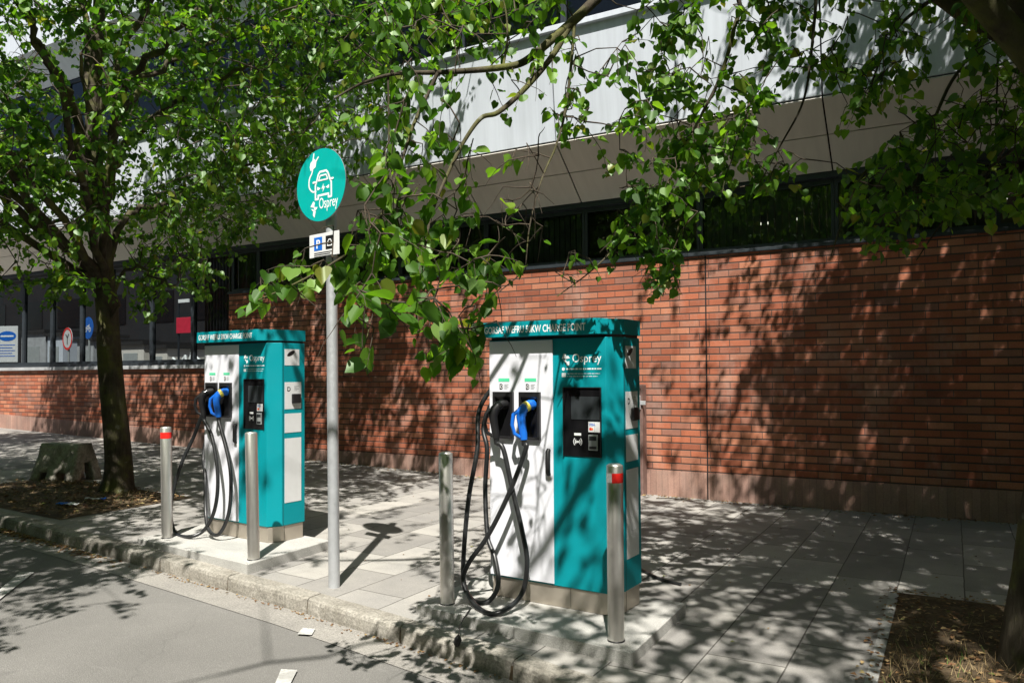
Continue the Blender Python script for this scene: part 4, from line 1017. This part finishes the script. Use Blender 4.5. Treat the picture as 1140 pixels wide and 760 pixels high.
LOWU = [-200,270,300,340,372,380,412,440,455,462,500,512,520,540,550,554,600,615,645,700,715,722,757,765,800,830,870,905,920,962,972,992,1000,1030,1040,1140]
LOWV = [372,372,345,332,345,420,425,370,360,460,462,410,445,420,372,330,332,345,330,305,310,345,345,285,260,235,250,240,290,298,330,328,292,292,272,262]
SIGNP = [(326,158),(386,158),(388,212),(374,240),(377,282),(336,286)]
thin = random.Random(9)
SGN = Pmap(atD(356, 205, proj(onG(372, 653))[2]-.05))
def sunprune(p):
    q0, q1 = p[0]+SX*p[2]-SGN[0], p[1]+SY*p[2]-SGN[1]
    return abs(q0) < .33 and abs(q1) < .24
def prune(p):                                # the crown is trimmed clear of the sign, the chargers and the wall
    if sunprune(p): return True
    if p[1] < 4.5:                           # thin the crown where it would shade the near charger's front
        h = p + SUN*((4.52-p[1])/SUN[1])
        if .1 < h[2] < 1.95 and (-2.85 < h[0] < -2.25 and thin.random() < .62 or -2.25 <= h[0] < -1.85 and thin.random() < .35): return True
    u, v, z = proj(p)
    return z > 0 and (inpoly(u, v, SIGNP) or (v > float(np.interp(u, LOWU, LOWV)) and v < 800 and -50 < u < 1142))
RT.prune = prune
tips = []
for poly, (d0, d1), n, sz in ZR:
    xs_ = [p[0] for p in poly]; ys_ = [p[1] for p in poly]; k = 0; loc = []
    while k < n:
        u, v = random.uniform(min(xs_), max(xs_)), random.uniform(min(ys_), max(ys_))
        if inpoly(u, v, poly): loc.append(atD(u, v-24, random.uniform(d0, d1))); k += 1
    loc = sorted(loc, key=lambda p: np.linalg.norm(p-RT.nearest(p)))
    for p in loc:
        RT.connect(p, .004, .02); RT.sprig(p, n=random.randint(5, 9), size=sz, length=random.uniform(.14, .25), droop=.7)

# ---- left tree
lb = onG(131, 549); lb = np.array([lb[0], lb[1]+.17, g(lb[0])])
lb[:2] = atD(131, 520, proj(lb)[2])[:2]
LT = Tree('lime_tree', tuple(lb), 'broad leafy tree with mossy trunk left of the far charging station')
LT.prune = sunprune
dl = proj(lb)[2]
c = LT.limb([lb+[0,0,-.03], atD(131,520,dl), atD(127,450,dl), atD(121,380,dl), atD(118,330,dl), atD(113,270,dl), atD(107,200,dl-.1), atD(104,130,dl-.1), atD(108,60,dl-.1), atD(112,-30,dl), atD(118,-120,dl)], .168, .05, 18, 'trunk', 8)
t1, t2, t3 = c[34], c[44], c[54]
for pts, r in (([t1, atD(95,210,dl-.3), atD(60,190,dl-.8), atD(10,170,dl-1.2), atD(-50,150,dl-1.5)], .075), ([t2, atD(85,130,dl-.4), atD(60,80,dl-1), atD(30,20,dl-1.6), atD(0,-60,dl-2)], .07),
               ([t1, atD(125,190,dl-.5), atD(165,140,dl-1.2), atD(215,100,dl-1.8), atD(280,70,dl-2.2)], .07), ([t1, atD(140,240,dl+.2), atD(190,225,dl+.5), atD(250,190,dl+.8), atD(330,170,dl+1.0)], .05),
               ([t2, atD(140,120,dl+.5), atD(190,70,dl+1), atD(260,40,dl+1.2), atD(350,20,dl+1.2)], .055), ([t3, atD(150,30,dl), atD(200,-60,dl), atD(260,-160,dl)], .05), ([t3, atD(90,0,dl+.5), atD(60,-100,dl+.7), atD(20,-200,dl+.5)], .05),
               ([t2, atD(135,110,dl-.9), atD(180,50,dl-2), atD(240,0,dl-2.8), atD(310,-40,dl-3.2)], .05), ([t1, atD(90,250,dl+.6), atD(50,250,dl+1.2), atD(0,240,dl+1.6)], .045),
               ([t1, atD(110,190,dl-1), atD(100,130,dl-2.2), atD(90,60,dl-3.2)], .05), ([c[26], atD(140,300,dl-.5), atD(170,305,dl-.9), atD(195,318,dl-1.1)], .02)):
    LT.limb(pts, r, .012, 8, per=6, wob=.03)
for e in ((-6.8,2.4,4.2), (-7.6,1.6,4.8), (-6.0,3.0,4.8), (-9.4,2.2,4.6), (-10.5,1.5,4.4), (-8.0,.6,5.4)):
    e = np.array(e); LT.limb([t1, t1+(e-t1)*.4+[0,0,.3], t1+(e-t1)*.75+[0,0,.2], e], .05, .012, 7, per=6, wob=.03)
POLYL = [(-260,400),(-20,352),(20,352),(45,335),(70,352),(92,322),(135,318),(160,345),(200,350),(232,322),(250,290),(280,268),(310,255),(330,228),(345,215),(395,205),(440,175),(445,130),(425,80),(440,30),(470,0),(480,-260),(-260,-260)]
GAPS = [(78,72,34,.75), (150,170,40,.6), (75,250,40,.55), (150,245,36,.75), (380,120,45,.45), (20,280,30,.5), (140,60,20,.5), (130,290,40,.7), (300,190,30,.35), (215,250,40,.3), (40,110,25,.4)]
tips = []; tries = 0; rr = random.Random(5)
while len(tips) < 2700 and tries < 200000:
    tries += 1
    v3 = rng.normal(size=3); v3 /= np.linalg.norm(v3); rad = rng.uniform(.25, 1)**.5
    p = np.array([-8.7, 5.7, 5.6]) + v3*rad*np.array([4.3, 4.0, 3.5])
    u, v, z = proj(p)
    if z < 1.5: continue
    if -40 < u < 1180 and -40 < v < 800:
        if not inpoly(u, v+26, POLYL): continue
        if any(math.hypot(u-a, v-b) < r_ and rr.random() < k_ for a, b, r_, k_ in GAPS): continue
    elif rr.random() < .35: continue
    if p[1] > 8.3: continue
    i, j = cell(p)
    if need[i, j] < -.10 and rr.random() < .6: continue
    tips.append(p); consume(p, .01)
for (u, v, d) in ((128,312,dl-.9),(150,322,dl-1.0),(170,326,dl-1.0),(188,328,dl-1.1),(140,318,dl-.9),(160,322,dl-1.1),(105,312,dl-.8),(270,180,dl-2.2),(300,165,dl-2),(250,175,dl-2.2),(320,170,dl-2),(285,172,dl-2.1)):
    tips.append(atD(u, v-6, d))
LT.grow(tips, n=15, size=.078, length=.42, droop=.35)

# ---- fill the remaining shade overhead
def fill(tree, ok, zr, cond):
    tips = []; a_sprig = 11*.0055*LEAFA/ .75*.9
    for i in range(NXc):
        for j in range(NYc):
            c0 = (PX0+(i+.5)*CELL, PY0+(j+.5)*CELL)
            if not cond(*c0): continue
            tries = 0
            while need[i, j] > a_sprig*.5 and tries < 40:
                tries += 1
                z = random.uniform(*zr); px, py = c0[0]+random.uniform(-.5,.5)*CELL, c0[1]+random.uniform(-.5,.5)*CELL
                p = np.array([px-SX*z, py-SY*z, z])
                if not ok(p): continue
                u, v, dd = proj(p)
                if dd > 0 and -30 < u < 1170 and v > -45: 
                    continue
                tips.append(p); need[i, j] -= a_sprig
    return tips
def okR(p): return (p[0]-.3)**2/5.2**2+(p[1]-2.6)**2/5.4**2 < 1 and np.linalg.norm(p-CAM) > 1.8
def okL(p): return math.hypot(p[0]+8.7, p[1]-5.2) < 7.0
tl = fill(LT, okL, (3.0, 7.5), lambda x, y: x < -5.2)
tr = fill(RT, okR, (4.2, 8.0), lambda x, y: x > -7.5)
print([(round(PX0+i*CELL,1), round(PY0+j*CELL,1), round(float(need[i,j]),2)) for i in range(40,NXc,2) for j in range(14,34,3) if need[i,j] > .12])
print('overhead sprigs', len(tl), len(tr), 'unmet', float(np.maximum(need, 0).sum()))
LT.grow(tl, n=11, size=.085, length=.4, droop=.3); RT.grow(tr, n=11, size=.085, length=.38, droop=.35)
RT.finish(); LT.finish()
for k, (x, y, rz, sc_) in enumerate(((9.5, 6.0, .4, 1.15), (3.5, -10.8, 2.0, 1.25), (-6.5, -11.2, 3.3, 1.2), (-16, -11, 5.0, 1.25), (-26, -10.5, .8, 1.2), (13.5, -9.5, 4.2, 1.3))):  # tree copies added out of view to block sky light
    c = copy_tree(LT.T); c.location = (x, y, 0); c.rotation_euler = (0, 0, rz); c.scale = (sc_,)*3; c['label'] = 'added tree out of view along the road, blocks sky and darkens window reflections'; c['group'] = 'added out-of-view trees blocking sky light'
print('leaves', RT.fol.n//12, LT.fol.n//12)

# ------------------------------------------------------------------ ground litter and grass
random.seed(21)
m = MB()
def flake(x, y, z, s):
    a = random.uniform(0, 6.28); t_ = random.uniform(0, .5)*s
    d = np.array([math.cos(a), math.sin(a)])*s; e = np.array([-d[1], d[0]])*.5
    m.add([(x-d[0], y-d[1], z+.002), (x+e[0], y+e[1], z+t_+.003), (x+d[0], y+d[1], z+.003), (x-e[0], y-e[1], z+t_*.5+.002)], [(0,1,2),(0,2,3)])
for _ in range(1500):                        # gutter against the kerb
    X = random.triangular(-13, -6, -9.5); flake(X, ky(X)-abs(random.gauss(0, .07))-.02, g(X)+RD+.008, random.uniform(.012, .035))
for _ in range(350):
    X = random.uniform(-6, 0); flake(X, ky(X)-abs(random.gauss(0, .03))-.012, g(X)+RD+.008, random.uniform(.006, .016))
for _ in range(900):
    X = random.uniform(-12, 2); flake(X, WY-.02-abs(random.gauss(0, .10)), g(X)+.004, random.uniform(.008, .03))
for _ in range(1400):
    X = random.uniform(*PITL[:2]); Y = random.uniform(*PITL[2:]); flake(X, Y, g(X)+.028, random.uniform(.01, .035))
for _ in range(2200):
    X = random.uniform(PITR[0]-.12, PITR[1]); Y = random.uniform(PITR[2], PITR[3]+.12); flake(X, Y, .036 if X > PITR[0]+.02 and Y < PITR[3]-.02 else .008, random.uniform(.008, .025))
for _ in range(260):
    X = random.uniform(-9, 1); Y = random.uniform(4.4, 9.4); flake(X, Y, g(X)+.003, random.uniform(.006, .018))
o = m.build('leaf_litter', M['litter']); tag(o, 'dry brown leaf litter in the gutter, tree pits and wall foot', 'leaf litter', kind='stuff')
m = MB()
for _ in range(3400):
    X = random.uniform(-.33, 1.5); Y = random.triangular(ky(X)+.2, 6.0, 4.2)
    if Y > 5.1 and random.random() < .75: continue
    a = random.uniform(0, 6.28); h = random.uniform(.02, .08); w = .0022; l = random.uniform(.01, .07)
    m.add([(X-w*math.sin(a), Y+w*math.cos(a), .02), (X+w*math.sin(a), Y-w*math.cos(a), .02), (X+l*math.cos(a), Y+l*math.sin(a), .02+h)], [(0,1,2)])
for _ in range(900):
    X = random.uniform(-8.6, -8.1)-random.random()*2.5; Y = random.uniform(4.7, 6.1); a = random.uniform(0, 6.28); h = random.uniform(.02, .07); w = .003; l = .04
    m.add([(X-w, Y, g(X)+.01), (X+w, Y, g(X)+.01), (X+l*math.cos(a), Y+l*math.sin(a), g(X)+.02+h)], [(0,1,2)])
o = m.build('dry_grass', M['drygrass']); tag(o, 'dry straw coloured grass on the soil beds around the trunks', 'grass', kind='stuff')
# twigs at the foot of the wall
for k, (u, v, L_, a_, lab) in enumerate(((755, 557, .55, .1, 'fallen brown twig at the wall foot right of the near charger'), (870, 566, .45, -.3, 'short fallen twig at the wall foot in the shade'))):
    q = onG(u, v); T = empty('fallen_twig', (q[0], q[1], g(q[0])), a_, lab, 'twig')
    m = MB(); m.tube([(-L_/2,0,.012),(-L_/6,.03,.02),(L_/5,-.02,.015),(L_/2,.02,.012)], [.006,.007,.005,.003], 6); m.tube([(0,.01,.016),(.12,.10,.02)], [.004,.002], 5); m.build('twig_stem', M['twig'], T)

# ------------------------------------------------------------------ light, camera
w = bpy.data.worlds.new('World'); sc.world = w; w.use_nodes = True; nt = w.node_tree
bg = nt.nodes['Background']; sky = nt.nodes.new('ShaderNodeTexSky'); sky.sky_type = 'NISHITA'; sky.sun_disc = False
to_sun = -SUN; elev = math.asin(to_sun[2]); az = math.atan2(to_sun[0], to_sun[1])
sky.sun_elevation = elev; sky.sun_rotation = az; sky.air_density = 1.0; sky.dust_density = 1.5
nt.links.new(sky.outputs[0], bg.inputs[0]); bg.inputs[1].default_value = .05
sl = bpy.data.lights.new('sun', 'SUN'); sl.energy = 5.0; sl.angle = R(.55); sl.color = (1, .955, .88)
so = bpy.data.objects.new('sun', sl); col.objects.link(so); so.rotation_euler = Vector(SUN).to_track_quat('-Z', 'Y').to_euler(); so.location = (6, -8, 14)
cam = bpy.data.cameras.new('camera'); co = bpy.data.objects.new('camera', cam); col.objects.link(co)
mat = Matrix([[rt[0], up[0], -fw[0], 0], [rt[1], up[1], -fw[1], 0], [rt[2], up[2], -fw[2], H], [0, 0, 0, 1]]); co.matrix_world = mat
cam.sensor_width = 36; cam.lens = F/1140*36; cam.shift_y = (PY-380)/1140; cam.clip_start = .05; cam.clip_end = 1500
sc.camera = co
vs_ = sc.view_settings; vs_.view_transform = 'Standard'; vs_.look = 'None'; vs_.gamma = 1; vs_.use_curve_mapping = False; vs_.exposure = .95
